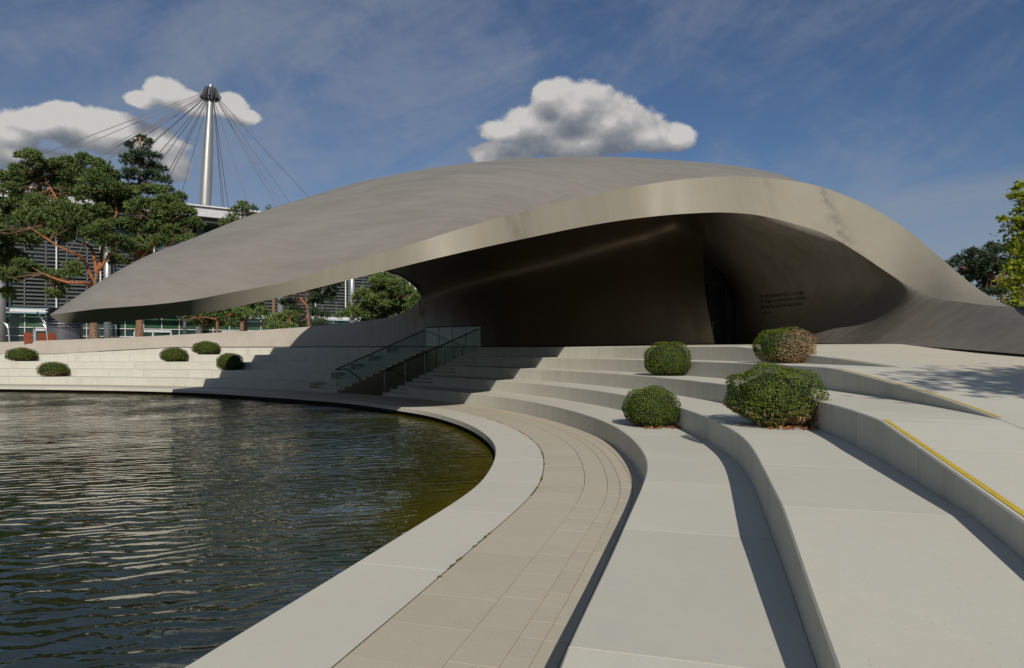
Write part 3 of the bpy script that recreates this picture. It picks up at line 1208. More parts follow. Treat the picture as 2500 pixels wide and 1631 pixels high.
# entrance bay: a sheet swept from the door arch to the front edge and along the ground
zb = lerp([7, 12.1, 14.45, 17.1, 18.5, 25, 34], [1.2, 1.6, 1.76, 1.915, 2.0, 2.09, 2.12])
YD = 34.5
ARCH = [at(1716, 634, YD), at(1738, 643, YD), at(1756, 657, YD), at(1772, 674, YD), at(1784, 693, YD), at(1793, 716, YD), at(1797, 745, YD), at(1797.5, 775, YD), at(1796, 810, YD)]
dj = at(1793, 840, YD)
dj.z = zb(YD) + .04
ARCH.append(dj)
BASE = [dj] + [Vector((x, y, zb(y) + .05)) for x, y in ((11.2, 32), (11.12, 29), (11.07, 25), (10.95, 22), (10.6, 19), (10.65, 17.1), (10.9, 14.45), (11.15, 12.6), (11.4, 11.0), (11.9, 9.3), (12.5, 8.2), (12.95, 7.8))]
NJ = 40
inner = spl(ARCH, 60)


def resample(P, n):
    P = [Vector(p) for p in P]
    L = [0]
    for i in range(1, len(P)):
        L.append(L[-1] + (P[i] - P[i - 1]).length)
    return [Vector([float(np.interp(v, L, [p[c] for p in P])) for c in range(3)]) for v in np.linspace(0, L[-1], n)]


kstart = min(range(len(nose)), key=lambda i: abs(nose[i].z - inner[0].z) + (0 if nose[i].y > 29 else 9))
n1, n2 = 16, 84
side_d = resample([inner[0]] + nose[max(kstart + 2, NLOW):], n1)
outer = side_d + resample([rim_lo(px) for px in np.linspace(1790, 2715, 100)] + [Vector((12.35, 11.4, 2.3)), Vector((12.75, 9.5, 1.72)), Vector((13.0, 8.2, 1.4))], n2)[1:]
NI = len(outer)
bott = resample(spl(BASE, 160), NI)
left = resample(inner[::-1], NJ)
right = [bott[-1].lerp(outer[-1], j / (NJ - 1)) for j in range(NJ)]
rows = []
for i in range(NI):
    u = i / (NI - 1)
    row = []
    for j in range(NJ):
        t = j / (NJ - 1)
        p = bott[i] * (1 - t) + outer[i] * t + left[j] * (1 - u) + right[j] * u
        p = p - (bott[0] * (1 - u) * (1 - t) + bott[-1] * u * (1 - t) + outer[0] * (1 - u) * t + outer[-1] * u * t)
        row.append(p)
    rows.append(row)
A_ = np.array([[tuple(q) for q in r_] for r_ in rows])
for _ in range(260):
    A_[1:-1, 1:-1] = .25 * (A_[:-2, 1:-1] + A_[2:, 1:-1] + A_[1:-1, :-2] + A_[1:-1, 2:])
uu = np.linspace(0, 1, A_.shape[0])[:, None]
vv = np.linspace(0, 1, A_.shape[1])[None, :]
sm_ = lambda x, a, b: np.clip((x - a) / (b - a), 0, 1) ** 2 * (3 - 2 * np.clip((x - a) / (b - a), 0, 1))
A_[:, :, 0] += 1.15 * 4 * vv * (1 - vv) * sm_(uu, .04, .24) * (1 - sm_(uu, .36, .52)) - .30 * 4 * vv * (1 - vv) * sm_(uu, .58, .72)
rows = [[Vector(q) for q in r_] for r_ in A_]
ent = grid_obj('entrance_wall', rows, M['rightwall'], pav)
# the hidden flank of the nose, back to the door
rows = []
for i in range(kstart + 3):
    p = nose[i]
    q = Vector((min(p.x - 0.1, 8.65), YD, p.z))
    rows.append([p, p.lerp(q, 0.3) + Vector((-.12, 0, 0)), p.lerp(q, 0.65) + Vector((-.1, 0, 0)), q])
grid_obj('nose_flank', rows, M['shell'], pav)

# door with its arched frame
door = MB()
pts = [Vector((p.x, YD + 0.06, p.z)) for p in inner]
door.tube([p + Vector((0, -0.1, 0)) for p in pts], 0.055, 6)
dr = door.build('entrance_door', M['doorframe'], pav)
mb = MB()
pl = [Vector((8.45, YD + .1, 2.0)), Vector((8.45, YD + .1, inner[0].z + .2))] + pts
c = Vector((9.6, YD + .1, 3.5))
mb.add([c] + [(p.x, YD + .1, p.z) for p in pl], [(0, i + 1, i + 2) for i in range(len(pl) - 1)] + [(0, len(pl), 1)])
mb.build('door_glass', M['doorglass'], dr)
mb = MB()
z0 = 2.1
tz = at(1760, 690, YD).z
mb.bar((8.65, YD, tz), (11.05, YD, tz), .10, .14)
for px in (1732, 1771):
    x = (px - CX) / FPX * YD
    mb.bar((x, YD, z0), (x, YD, tz), .08, .10)
mb.build('door_frame', M['doorframe'], dr)
for i in range(26):
    z = z0 + 0.25 + i * 0.085
    mb = MB()
    x0, x1 = (1775 - CX) / FPX * YD, (1787 - CX) / FPX * YD
    mb.box(((x0 + x1) / 2, YD + .02, z), (x1 - x0, .05, .035))
    mb.build('vent_slat', M['kiosk'], dr)
mb = MB()
x = (1738 - CX) / FPX * YD
mb.tube([(x, YD - .06, 2.9), (x, YD - .12, 2.9), (x, YD - .12, 3.3), (x, YD - .06, 3.3)], .018, 6)
mb.build('door_handle', M['steel'], dr)

# dark shadow joint under the shell
mb = MB()
line = [base_pt(px) for px in np.linspace(300, 1745, 70)]
line2 = [BASE[0]] + spl(BASE, 60)
for ln in (line, line2):
    vs, fs = [], []
    for i, p in enumerate(ln):
        n = Vector((p.x, p.y, 0)).normalized() * 0.035 if ln is line else Vector((.035, .01, 0))
        vs += [(p.x + n.x, p.y + n.y, p.z - 0.25), (p.x + n.x, p.y + n.y, p.z + 0.005), (p.x + 3 * n.x, p.y + 3 * n.y, p.z + 0.006)]
    for i in range(len(ln) - 1):
        fs += [(3 * i, 3 * i + 3, 3 * i + 4, 3 * i + 1), (3 * i + 1, 3 * i + 4, 3 * i + 5, 3 * i + 2)]
    mb.add(vs, fs)
mb.build('shadow_joint', M['black'], pav)

# the quotation on the entrance wall
me = ent.data
bvh = BVHTree.FromPolygons([v.co.copy() for v in me.vertices], [tuple(p.vertices) for p in me.polygons])
cam_p = Vector((0, 0, HC))


def on_wall(px, py):
    d = (at(px, py, 10) - cam_p).normalized()
    h = bvh.ray_cast(cam_p, d)
    return h[0] if h[0] is not None else at(px, py, 26)


def lettering(text, x0, x1, ybl0, ybl1, hgt):
    cu = bpy.data.curves.new('lettering', 'FONT')
    cu.body = text
    cu.size = 1.0
    cu.extrude = 0
    cu.resolution_u = 2
    tmp = bpy.data.objects.new('tmp_text', cu)
    COL.objects.link(tmp)
    dg = bpy.context.evaluated_depsgraph_get()
    tm = bpy.data.meshes.new_from_object(tmp.evaluated_get(dg))
    bpy.data.objects.remove(tmp)
    xsn = [v.co.x for v in tm.vertices]
    w = max(xsn)
    for v in tm.vertices:
        u = v.co.x / w
        px = x0 + (x1 - x0) * u
        py = ybl0 + (ybl1 - ybl0) * u - v.co.y * hgt
        p = on_wall(px, py)
        v.co = p + (cam_p - p).normalized() * 0.03
    return tm


sheets = []
for text, x0, x1, y0, y1, h in (('\u201eAm Anfang schaute ich mich um, konnte aber', 1853, 1963, 728, 718.5, 14), ('den Wagen, von dem ich tr\u00e4umte, nicht finden.', 1857, 1970, 740.5, 731, 14),
                                ('Also beschloss ich, ihn mir selbst zu bauen.\u201c', 1857, 1961, 754.5, 745, 14), ('Ferry Porsche', 1856, 1884, 767, 764.5, 8)):
    sheets.append(lettering(text, x0, x1, y0, y1, h))
mb = MB()
for tm in sheets:
    mb.add([v.co.copy() for v in tm.vertices], [tuple(p.vertices) for p in tm.polygons])
tag(mb.build('lettering', M['letters'], pav), None, None, None, 'stuff')

# ------------------------------------------------------------------ stairs through the terraces
def staircase(s0, s1, label):
    root = empty('staircase', (*cp((s0 + s1) / 2, 0), 0), label, 'stairs', 'stairs beside the stairwell')
    for j in range(14 + 1):
        z = RISE / 3 * (j + 1)
        oa = 0.4 * j - 0.0
        mb = course(1, s0, s1, oa, oa + 0.4 if j < 14 else 6.0, 0, 0.008, zb=-4.0)
        # a stair step is level, unlike the courses
        vs = []
        for q in range(0, len(mb.v), 5):
            a, b, c, d, e = mb.v[q:q + 5]
            vs += [(a[0], a[1], z - .55 if j else -.2), (b[0], b[1], z - .008), (c[0], c[1], z), (d[0], d[1], z), (e[0], e[1], z - .55 if j else -.2)]
        mb.v = vs
        mb.build('stair_step', M['tread'], root)
    # flank wall below the steps on the side of the well
    return root


st1 = staircase(sA + 0.004, sB, 'left flight of small pale stairs, between the seating steps and the glass-railed well')
st2 = staircase(sC, sD - 0.004, 'right flight of small pale stairs, between the glass-railed well and the lit seating steps')

well = MB()


def wall_strip(mb, s, off):
    vs, fs = [], []
    for j in range(15):
        oa = 0.4 * j
        ob = oa + 0.4
        for o in (oa, ob):
            x, y = cp(s + off, o)
            zt_ = RISE / 3 * (j + 1) - 0.05
            vs += [(x, y, -4.5), (x, y, zt_)]
    for i in range(0, len(vs) - 2, 2):
        fs.append((i, i + 2, i + 3, i + 1))
    mb.add(vs, fs)


wall_strip(well, sB, 0.004)
wall_strip(well, sC, -0.004)
n = 8
vs = []
for i in range(n + 1):
    x, y = cp(sB + (sC - sB) * i / n, 5.6)
    vs += [(x, y, -4.5), (x, y, 1.93)]
well.add(vs, [(2 * i, 2 * i + 2, 2 * i + 3, 2 * i + 1) for i in range(n)])
wr = well.build('stairwell', M['brown'])
tag(wr, 'dark brown walled stairwell leading down between the two stair flights', None, None, 'structure')
for j in range(14):
    mb = course(1, sB + 0.01, sC - 0.01, 0.3 * j + .02, 0.3 * j + 0.34, 0, 0.006, zb=-6)
    z = -0.18 * (j + 1) + 0.12
    vs = []
    for q in range(0, len(mb.v), 5):
        a, b, c, d, e = mb.v[q:q + 5]
        vs += [(a[0], a[1], z - .3), (b[0], b[1], z - .006), (c[0], c[1], z), (d[0], d[1], z), (e[0], e[1], z - .3)]
    mb.v = vs
    mb.build('well_step', M['brown'], wr)


def balustrade(pts_bottom, pts_top, label, rail=None):
    """posts at every point, a pane between neighbours, a rail on top"""
    root = empty('glass_balustrade', pts_bottom[0], label, 'balustrade', 'glass balustrades of the stairwell')
    for b, t in zip(pts_bottom, pts_top):
        mb = MB()
        mb.bar(Vector(b) - Vector((0, 0, .12)), t, 0.026, 0.018)
        mb.build('post', M['postmetal'], root)
    for i in range(len(pts_bottom) - 1):
        b0, b1, t0, t1 = [Vector(q) for q in (pts_bottom[i], pts_bottom[i + 1], pts_top[i], pts_top[i + 1])]
        d = (b1 - b0)
        d.z = 0
        d.normalize()
        nrm = Vector((-d.y, d.x, 0)) * 0.006
        u0, u1 = b0 + d * .03 + Vector((0, 0, .03)), b1 - d * .03 + Vector((0, 0, .03))
        v0, v1 = t0 + d * .03 - Vector((0, 0, .02)), t1 - d * .03 - Vector((0, 0, .02))
        mb = MB()
        mb.add([u0 - nrm, u1 - nrm, v1 - nrm, v0 - nrm, u0 + nrm, u1 + nrm, v1 + nrm, v0 + nrm],
               [(0, 1, 2, 3), (7, 6, 5, 4), (0, 4, 5, 1), (1, 5, 6, 2), (2, 6, 7, 3), (3, 7, 4, 0)])
        mb.build('glass_pane', M['glass'], root)
    mb = MB()
    mb.tube([Vector(t) for t in (rail or pts_top)], 0.028, 8)
    mb.build('handrail', M['darkmetal'], root)
    return root


def flight_rail(s, label):
    os_ = [0.0, 1.1, 2.2, 3.3, 4.4, 5.5]
    B, T = [], []
    for o in os_:
        x, y = cp(s, o)
        z = RISE / 3 * min(15, int(o / 0.4 + 1e-6) + 1)
        B.append((x, y, z if o else 0.02))
        T.append((x, y, 1.03 + o / 0.4 * RISE / 3))
    root = balustrade(B, T, label)
    # descending handrail into the well
    sgn_ = 1 if s < (sB + sC) / 2 else -1
    mb = MB()
    a = Vector((*cp(s, -0.05), 1.03))
    b = Vector((*cp(s + .05 * sgn_, 0.55), 1.03))
    c = Vector((*cp(s + .05 * sgn_, 4.6), 1.03 - 4.05 * 0.6))
    mb.tube([a, b, c], 0.026, 8)
    mb.build('well_handrail', M['darkmetal'], root)
    return root


flight_rail(sB - 0.1, 'sloping glass balustrade along the left stair flight with a black handrail')
flight_rail(sC + 0.12, 'sloping glass balustrade along the right stair flight with a thin dark handrail')
ss = np.linspace(sB - 0.1, sC + .15, 5)
balustrade([(*cp(s, 5.62), 2.02) for s in ss], [(*cp(s, 5.62), 3.02) for s in ss], 'level glass balustrade on the plaza edge across the back of the stairwell')

# ------------------------------------------------------------------ the glass hall behind
HA, HD = Vector((-51.0, 68.0, 0)), Vector((0.83, 0.557, 0)).normalized()
HN = Vector((HD.y, -HD.x, 0))                       # towards the pond
HR = math.atan2(HD.y, HD.x)
BACK = 4.2
hall = empty('glass_hall', HA + HD * 20 - HN * BACK + Vector((0, 0, 1.86)), 'long glass hall with horizontal louvres and a thin projecting flat roof, behind the pines', 'building')


def hp(t, d, z):
    p = HA + HD * t - HN * d
    return Vector((p.x, p.y, z))


TA, TB = -36.0, 84.0
mb = MB()
for z0_, z1_, d0, d1 in ((17.15, 18.25, 0.0, 26),):
    vs = [hp(TA, d0, z0_), hp(TB, d0, z0_), hp(TB, d1, z0_), hp(TA, d1, z0_), hp(TA, d0, z1_), hp(TB, d0, z1_), hp(TB, d1, z1_), hp(TA, d1, z1_)]
    mb.add(vs, [(3, 2, 1, 0), (4, 5, 6, 7), (0, 1, 5, 4), (1, 2, 6, 5), (2, 3, 7, 6), (3, 0, 4, 7)])
rf = mb.build('roof_slab', M['lightgrey'], hall)
mb = MB()
mb.bar(hp(TA, -0.06, 18.32), hp(TB, -0.06, 18.32), 0.5, 0.14)
mb.build('roof_trim', M['white'], rf)
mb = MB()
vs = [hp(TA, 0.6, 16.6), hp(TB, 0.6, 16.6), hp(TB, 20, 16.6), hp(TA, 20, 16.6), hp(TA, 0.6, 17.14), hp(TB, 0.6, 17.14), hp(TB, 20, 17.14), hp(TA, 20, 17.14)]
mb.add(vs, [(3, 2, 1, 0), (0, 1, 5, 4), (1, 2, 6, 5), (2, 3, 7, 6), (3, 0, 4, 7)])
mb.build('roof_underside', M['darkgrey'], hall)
BAY = 9.4
T0 = -28.2
nb_ = 10
for i in range(nb_):
    ta, tb = T0 + BAY * i, T0 + BAY * (i + 1)
    for nm, z0_, z1_, mt in (('upper_glass', 13.9, 16.6, 'hallglass'), ('facade_glass', 6.3, 13.9, 'hallglass'), ('green_glass', 4.3, 5.75, 'greenglass'), ('ground_floor_glass', 1.86, 4.3, 'hallglass')):
        mb = MB()
        mb.add([hp(ta + .02, BACK + (0.0 if z0_ > 6 else .9), z0_), hp(tb - .02, BACK + (0.0 if z0_ > 6 else .9), z0_), hp(tb - .02, BACK + (0.0 if z0_ > 6 else .9), z1_), hp(ta + .02, BACK + (0.0 if z0_ > 6 else .9), z1_)], [(0, 1, 2, 3)])
        mb.build(nm, M[mt], hall)
    mb = MB()
    mb.tube([hp(ta, BACK - 1.25, 1.86), hp(ta, BACK - 1.25, 16.6)], 0.36, 18)
    mb.build('column', M['column'], hall, True)
    for dt in (-0.62, 0.62, BAY / 2):
        mb = MB()
        mb.bar(hp(ta + dt, BACK - .55, 5.9), hp(ta + dt, BACK - .55, 14.0), .13, .10)
        mb.build('mullion', M['white'], hall)
    for j in range(18):
        z = 6.5 + j * 0.41
        mb = MB()
        a_, b_ = hp(ta + 0.08, BACK - .32, z), hp(tb - 0.08, BACK - .32, z)
        tilt = Vector((HN.x * .11, HN.y * .11, -0.09))
        th = Vector((0, 0, .025))
        mb.add([a_ - tilt, b_ - tilt, b_ + tilt, a_ + tilt, a_ - tilt + th, b_ - tilt + th, b_ + tilt + th, a_ + tilt + th],
               [(3, 2, 1, 0), (4, 5, 6, 7), (0, 1, 5, 4), (1, 2, 6, 5), (2, 3, 7, 6), (3, 0, 4, 7)])
        mb.build('louvre_blade', M['louvre'], hall)
    mb = MB()
    for q in range(1, 10):
        for z in [6.7 + j * 0.41 for j in range(18)]:
            if q in (2, 4, 6, 8):
                mb.box(hp(ta + BAY * q / 10, BACK - .45, z), (.05, .05, .09))
    tag(mb.build('louvre_clips', M['white'], hall), None, None, None, 'stuff')
    mb = MB()
    mb.bar(hp(ta, BACK - .5, 5.98), hp(tb - .01, BACK - .5, 5.98), .5, .26)
    mb.build('floor_beam', M['white'], hall)
    # ground floor: mullions, transoms, doors
    for q in range(5):
        mb = MB()
        mb.bar(hp(ta + BAY * q / 5, BACK + .8, 1.86), hp(ta + BAY * q / 5, BACK + .8, 5.75), .09, .08)
        mb.build('ground_mullion', M['lightgrey'], hall)
    for z in (4.25, 3.35):
        mb = MB()
        mb.bar(hp(ta, BACK + .74, z), hp(tb, BACK + .74, z), .07, .07)
        mb.build('transom', M['white'], hall)
    if i % 2 == 1 or i == 4:
        dr_ = MB()
        tm_ = ta + BAY * .5
        dr_.bar(hp(tm_ - 1.9, BACK + .5, 4.0), hp(tm_ + 1.9, BACK + .5, 4.0), .3, .26)
        for dt in (-1.9, 0, 1.9):
            dr_.bar(hp(tm_ + dt, BACK + .5, 1.86), hp(tm_ + dt, BACK + .5, 3.9), .16, .2)
        dobj = dr_.build('hall_door', M['lightgrey'], hall)
        mb = MB()
        mb.add([hp(tm_ - 1.9, BACK + .55, 1.86), hp(tm_ + 1.9, BACK + .55, 1.86), hp(tm_ + 1.9, BACK + .55, 3.9), hp(tm_ - 1.9, BACK + .55, 3.9)], [(0, 1, 2, 3)])
        mb.build('door_glass', M['hallglass'], dobj)

# the mast with its stay cables
MY = 86.0
top = at(513.5, 238, MY)
bot = at(500, 520, MY)
mast = empty('cable_mast', bot, 'tall tapering grey mast with dark cable head and stay cables above the hall roof', 'mast')
mb = MB()
n = 14
P, RR = [], []
for i in range(n + 1):
    t = i / n
    P.append(bot.lerp(top, t))
    RR.append(np.interp(t, [0, .25, .55, .85, 1], [.70, .70, .60, .42, .34]) * 1.0)
mb.tube(P, [float(r_) for r_ in RR], 24)
mb.build('shaft', M['mast'], mast, True)
mb = MB()
mb.tube([at(513.5, 244, MY), at(513.5, 228, MY), at(514.5, 214, MY)], [.62, .62, .5], 16)
hd = mb.build('cable_head', M['cable'], mast)
mb = MB()
mb.tube([at(514.5, 216, MY), at(515, 208, MY)], [.32, .32], 14)
mb.build('cap', M['steel'], hd)
for i in range(14):
    a = i / 14 * 2 * math.pi
    mb = MB()
    c0 = at(514, 216, MY)
    c1 = at(513, 240, MY)
    d = Vector((math.cos(a), math.sin(a), 0))
    mb.add([c0 + d * .25, c0 + d * .75, c1 + d * (1.25 if i % 3 else 1.5), c1 + d * .3 + Vector((0, 0, -.4))] +
           [q + Vector((-d.y, d.x, 0)) * .16 for q in (c0 + d * .25, c0 + d * .75, c1 + d * 1.25, c1 + d * .3 + Vector((0, 0, -.4)))],
           [(0, 1, 2, 3), (7, 6, 5, 4), (0, 4, 5, 1), (1, 5, 6, 2), (2, 6, 7, 3), (3, 7, 4, 0)])
    mb.build('head_fin', M['cable'], hd)
cab = [((497, 226), (0, 412)), ((497, 230), (0, 437)), ((499, 231), (100, 447)), ((500, 233), (215, 395)), ((500, 234), (225, 392)), ((501, 236), (258, 390)), ((502, 236), (330, 380)), ((503, 237), (345, 372)),
       ((504, 240), (372, 390)), ((504, 242), (402, 378)), ((505, 244), (415, 410)), ((506, 246), (413, 432)), ((506, 250), (450, 446)),
       ((522, 250), (543, 510)), ((521, 250), (548, 511)), ((522, 250), (558, 512)), ((523, 246), (604, 495)), ((532, 248), (676, 505)), ((533, 248), (690, 503)), ((535, 246), (711, 498)), ((535, 242), (758, 485))]
for i, ((x0, y0), (x1, y1)) in enumerate(cab):
    # run each stay on until it meets the level of the hall roof
    z_end = 18.4
    yy = 500 if x1 < 500 else 520
    k_ = (yy - y0) / (y1 - y0)
    x2 = x0 + (x1 - x0) * k_
    Ye = (z_end - HC) * FPX / (HY - yy)
    e = at(x2, yy, Ye)
    mb = MB()
    s_ = at(x0, y0, MY + (0.5 if i % 2 else -.5))
    mb.tube([s_, s_.lerp(e, .5) + Vector((0, 0, -.12)), e], 0.042, 5)
    mb.build('stay_cable', M['cable'], mast)

# ------------------------------------------------------------------ vegetation
def leaf_mesh(name, verts, faces, tint, mat, parent):
    me = bpy.data.meshes.new(name)
    nv, nf = len(verts), len(faces)
    k_ = faces.shape[1]
    me.vertices.add(nv)
    me.vertices.foreach_set('co', verts.astype(np.float32).ravel())
    me.loops.add(nf * k_)
    me.loops.foreach_set('vertex_index', faces.astype(np.int32).ravel())
    me.polygons.add(nf)
    me.polygons.foreach_set('loop_start', np.arange(0, nf * k_, k_, dtype=np.int32))
    me.polygons.foreach_set('loop_total', np.full(nf, k_, np.int32))
    me.update(calc_edges=True)
    a_ = me.attributes.new('tint', 'FLOAT', 'POINT')
    a_.data.foreach_set('value', np.clip(tint, 0, 1).astype(np.float32))
    return mesh_obj(name, me, mat, parent)


def unit(v):
    return v / np.maximum(1e-9, np.linalg.norm(v, axis=1))[:, None]


def tufts(C, D, L, W, nb, tint, g):
    """starry bunches of needles: nb narrow blades from each centre C around direction D"""
    n = len(C)
    c = np.repeat(C, nb, 0)
    d = unit(np.repeat(D, nb, 0) * 0.75 + g.normal(0, 0.62, (n * nb, 3)))
    side = unit(np.cross(d, g.normal(0, 1, (n * nb, 3))))
    ln = L * g.uniform(0.7, 1.2, (n * nb, 1))
    a = c - side * W * .5
    b = c + side * W * .5
    t = c + d * ln
    m = c + d * ln * .55
    v = np.stack([a + d * ln * .05, b + d * ln * .05, m + side * W * .5, t, m - side * W * .5], 1)
    faces = np.arange(n * nb * 5).reshape(-1, 5)
    tt = np.repeat(np.repeat(tint, nb) + g.normal(0, .08, n * nb), 5)
    return v.reshape(-1, 3), faces, tt


def lobe_points(c, r, n, g, low=-0.35):
    """points through the outer part of an ellipsoid, fewer below"""
    d = unit(g.normal(0, 1, (n * 3, 3)))
    d = d[(d[:, 2] > low) | (g.uniform(0, 1, n * 3) < .35)][:n]
    rad = g.uniform(0.45, 1.0, (len(d), 1)) ** 0.6
    wob = 1 + 0.22 * np.sin(d[:, :1] * 7 + c[0]) * np.sin(d[:, 2:3] * 6 + c[1]) + g.normal(0, .06, (len(d), 1))
    return np.array(c) + d * rad * np.array(r) * wob, d


def pine(label, trunk, limbs, lobes, Y, mat='needles', seed=1, L=.30, W=.055, dens=1.0, name='pine_tree', group='pines around the pavilion', r0=.25, bark='bark_red', gz=1.86, dj=1.6):
    """trunk, limbs: pixel paths (px, py[, dY]); lobes: (px, py, rx, ry[, dY]) of the crown's clumps"""
    g = np.random.default_rng(seed)
    def pt(q):
        return at(q[0], q[1], Y + (q[2] if len(q) > 2 else 0))
    tp = [pt(q) for q in trunk]
    tp[0].z = gz
    root = empty(name, tp[0], label, 'tree', group)
    mb = MB()
    rr = [r0 * (1 - .72 * i / max(1, len(tp) - 1)) for i in range(len(tp))]
    tt = resample(spl(tp, 20), 16) if len(tp) > 1 else tp
    mb.tube(tt, [float(np.interp(i / (len(tt) - 1), np.linspace(0, 1, len(rr)), rr)) for i in range(len(tt))], 9)
    mb.build('trunk', M['bark'], root, True)
    allpts = [(p, .06) for p in tt[5:]]
    for lb in limbs:
        lp = spl([pt(q) for q in lb], 10)
        mb = MB()
        ra = r0 * g.uniform(.34, .46)
        mb.tube(lp, [ra * (1 - .7 * i / 9) for i in range(10)], 7)
        mb.build('limb', M[bark], root, True)
        allpts += [(p, .05) for p in lp[3:]]
    V, F, T = [], [], []
    base = 0
    tw = MB()
    for lb in lobes:
        px, py, rx, ry = lb[:4]
        dY = lb[4] if len(lb) > 4 else g.uniform(-dj, dj)
        y = Y + dY
        c = at(px, py, y)
        rx_, rz_ = rx / FPX * y, ry / FPX * y
        r = (rx_, max(rx_, rz_) * .85, rz_)
        n = int(dens * (rx * ry) * math.pi / 14)
        # each lobe is itself a handful of sprays
        ns = max(5, int(rx * ry / 150))
        sc, sdir = lobe_points((c.x, c.y, c.z), [q * .72 for q in r], ns, g)
        per = max(6, n // ns)
        for k_ in range(len(sc)):
            rs = np.array(r) * g.uniform(.32, .52)
            rs = np.maximum(rs, .25)
            rs[2] *= .72
            C, D = lobe_points(sc[k_], rs, per, g, -.5)
            D = unit(D * .7 + sdir[k_] * .4 + np.array([0, 0, .45]))
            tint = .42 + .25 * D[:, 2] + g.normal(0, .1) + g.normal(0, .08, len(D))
            v, f, t_ = tufts(C, D, L, W, 7, tint, g)
            V.append(v)
            F.append(f + base)
            T.append(t_)
            base += len(v)
            # a twig from the nearest wood to the spray
            q = Vector(sc[k_])
            src = min(allpts, key=lambda e: (e[0] - q).length)
            if (src[0] - q).length < 3.2:
                mid = src[0].lerp(q, .55) + Vector((g.normal(0, .15), g.normal(0, .15), g.normal(-.1, .12)))
                tw.tube([src[0], mid, q], [.035, .022, .010], 4, False)
    if tw.v:
        tag(tw.build('branches', M['bark'], root), None, None, None, 'stuff')
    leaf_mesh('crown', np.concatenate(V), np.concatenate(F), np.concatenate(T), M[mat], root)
    return root


pine('broad green pine with orange-red forking limbs at the left edge of the picture',
     [(229, 850), (229, 800), (228, 745), (230, 705), (236, 668)],
     [[(230, 700), (222, 672), (212, 650), (200, 628, -1), (176, 616, -1.5), (150, 606, -2), (125, 590, -2), (98, 572, -2), (78, 558, -2)],
      [(236, 668), (232, 640, .5), (218, 600, 1), (190, 590, 1), (170, 575, 1), (160, 555, 1)],
      [(236, 668), (246, 640, .5), (250, 600, 1), (262, 560, 1), (282, 538, 1), (284, 500, 1), (276, 470, 1), (258, 440, 1)],
      [(242, 660), (262, 630), (282, 610, -1), (292, 590, -1)],
      [(160, 560, 1), (148, 505, 0), (130, 470, 0), (112, 440, 0), (104, 415, 0)],
      [(228, 705), (205, 690, -1.5), (170, 690, -2), (140, 682, -2), (105, 668, -2)],
      [(284, 500, 1), (272, 455, .5), (262, 430, 0), (254, 420, 0)]],
     [(85, 392, 42, 26), (58, 425, 32, 22), (120, 405, 34, 25), (95, 440, 52, 30, 1), (35, 455, 45, 32), (22, 425, 22, 16), (60, 490, 50, 30), (120, 480, 40, 26, 1),
      (172, 402, 40, 22), (205, 395, 40, 22), (185, 435, 55, 32), (245, 420, 50, 30), (255, 455, 60, 32), (165, 470, 45, 30, 1.5),
      (40, 540, 60, 34), (100, 535, 60, 30), (160, 530, 60, 36, -1), (195, 560, 60, 34, -1), (130, 575, 50, 22, -1), (55, 585, 45, 26), (10, 575, 40, 32), (240, 520, 48, 34, 1),
      (222, 485, 48, 28, 1), (270, 590, 45, 26, -1), (250, 560, 40, 28), (20, 630, 50, 32, 1), (60, 655, 36, 24), (10, 680, 40, 30), (175, 664, 42, 20, -1.5), (130, 690, 34, 18, -1), (85, 668, 30, 18, -1),
      (140, 715, 28, 14, -1), (20, 720, 26, 18, 0), (-40, 560, 60, 60), (-50, 470, 50, 50), (-40, 650, 50, 50)], 46.0, seed=11, r0=.34)
pine('second green pine with an orange forked trunk, between the broad pine and the mast',
     [(341, 850), (341, 800), (340, 740), (336, 690), (332, 650), (330, 610)],
     [[(334, 660), (310, 664, -1), (285, 672, -1), (268, 690, -1), (262, 712, -.5)], [(332, 645), (352, 620, -.5), (378, 590, -1), (398, 565, -1), (412, 545, -1)], [(330, 640), (355, 635, -1), (385, 622, -1), (415, 598, -1), (432, 580, -1)],
      [(330, 610), (322, 570), (330, 530), (345, 505)], [(332, 620), (362, 590, 1), (380, 560, 1)]],
     [(335, 470, 46, 28), (385, 478, 40, 26), (300, 500, 45, 30), (360, 515, 60, 30), (410, 500, 40, 26), (440, 490, 26, 20), (445, 525, 42, 30, -1), (470, 545, 28, 24, -1), (395, 545, 50, 28, -1), (330, 555, 55, 30, -1),
      (430, 570, 40, 24, -1), (370, 590, 45, 24, -1), (310, 600, 40, 24, -1), (345, 625, 32, 16, 1), (455, 590, 28, 18, -1), (300, 545, 40, 26), (290, 640, 28, 20, 2), (345, 660, 34, 26, 3)], 47.5, seed=12, r0=.30)
pine('dark conical pine rising highest behind the two orange-limbed pines',
     [(340, 850), (340, 700), (341, 560), (340, 450), (342, 335)],
     [], [(345, 345, 18, 14), (322, 352, 14, 10), (365, 350, 12, 9), (338, 372, 32, 16), (375, 382, 22, 12), (310, 390, 22, 14), (345, 402, 42, 17), (388, 412, 22, 12), (318, 428, 36, 18), (362, 435, 40, 18), (402, 440, 20, 12), (340, 465, 55, 24), (395, 465, 30, 16)],
     56.0, 'needles_dark', 13, r0=.3, bark='bark')
pine('low spreading green pine behind the parapet, leftmost under the roof edge',
     [(531, 850), (531, 812), (530, 785), (528, 760)], [[(530, 790), (550, 775), (568, 765)], [(529, 780), (505, 775), (480, 775)]],
     [(498, 775, 36, 18), (470, 782, 24, 12), (535, 770, 38, 22), (565, 765, 34, 22), (548, 790, 34, 14), (505, 792, 28, 11), (450, 770, 22, 12)], 46, seed=14, r0=.14)
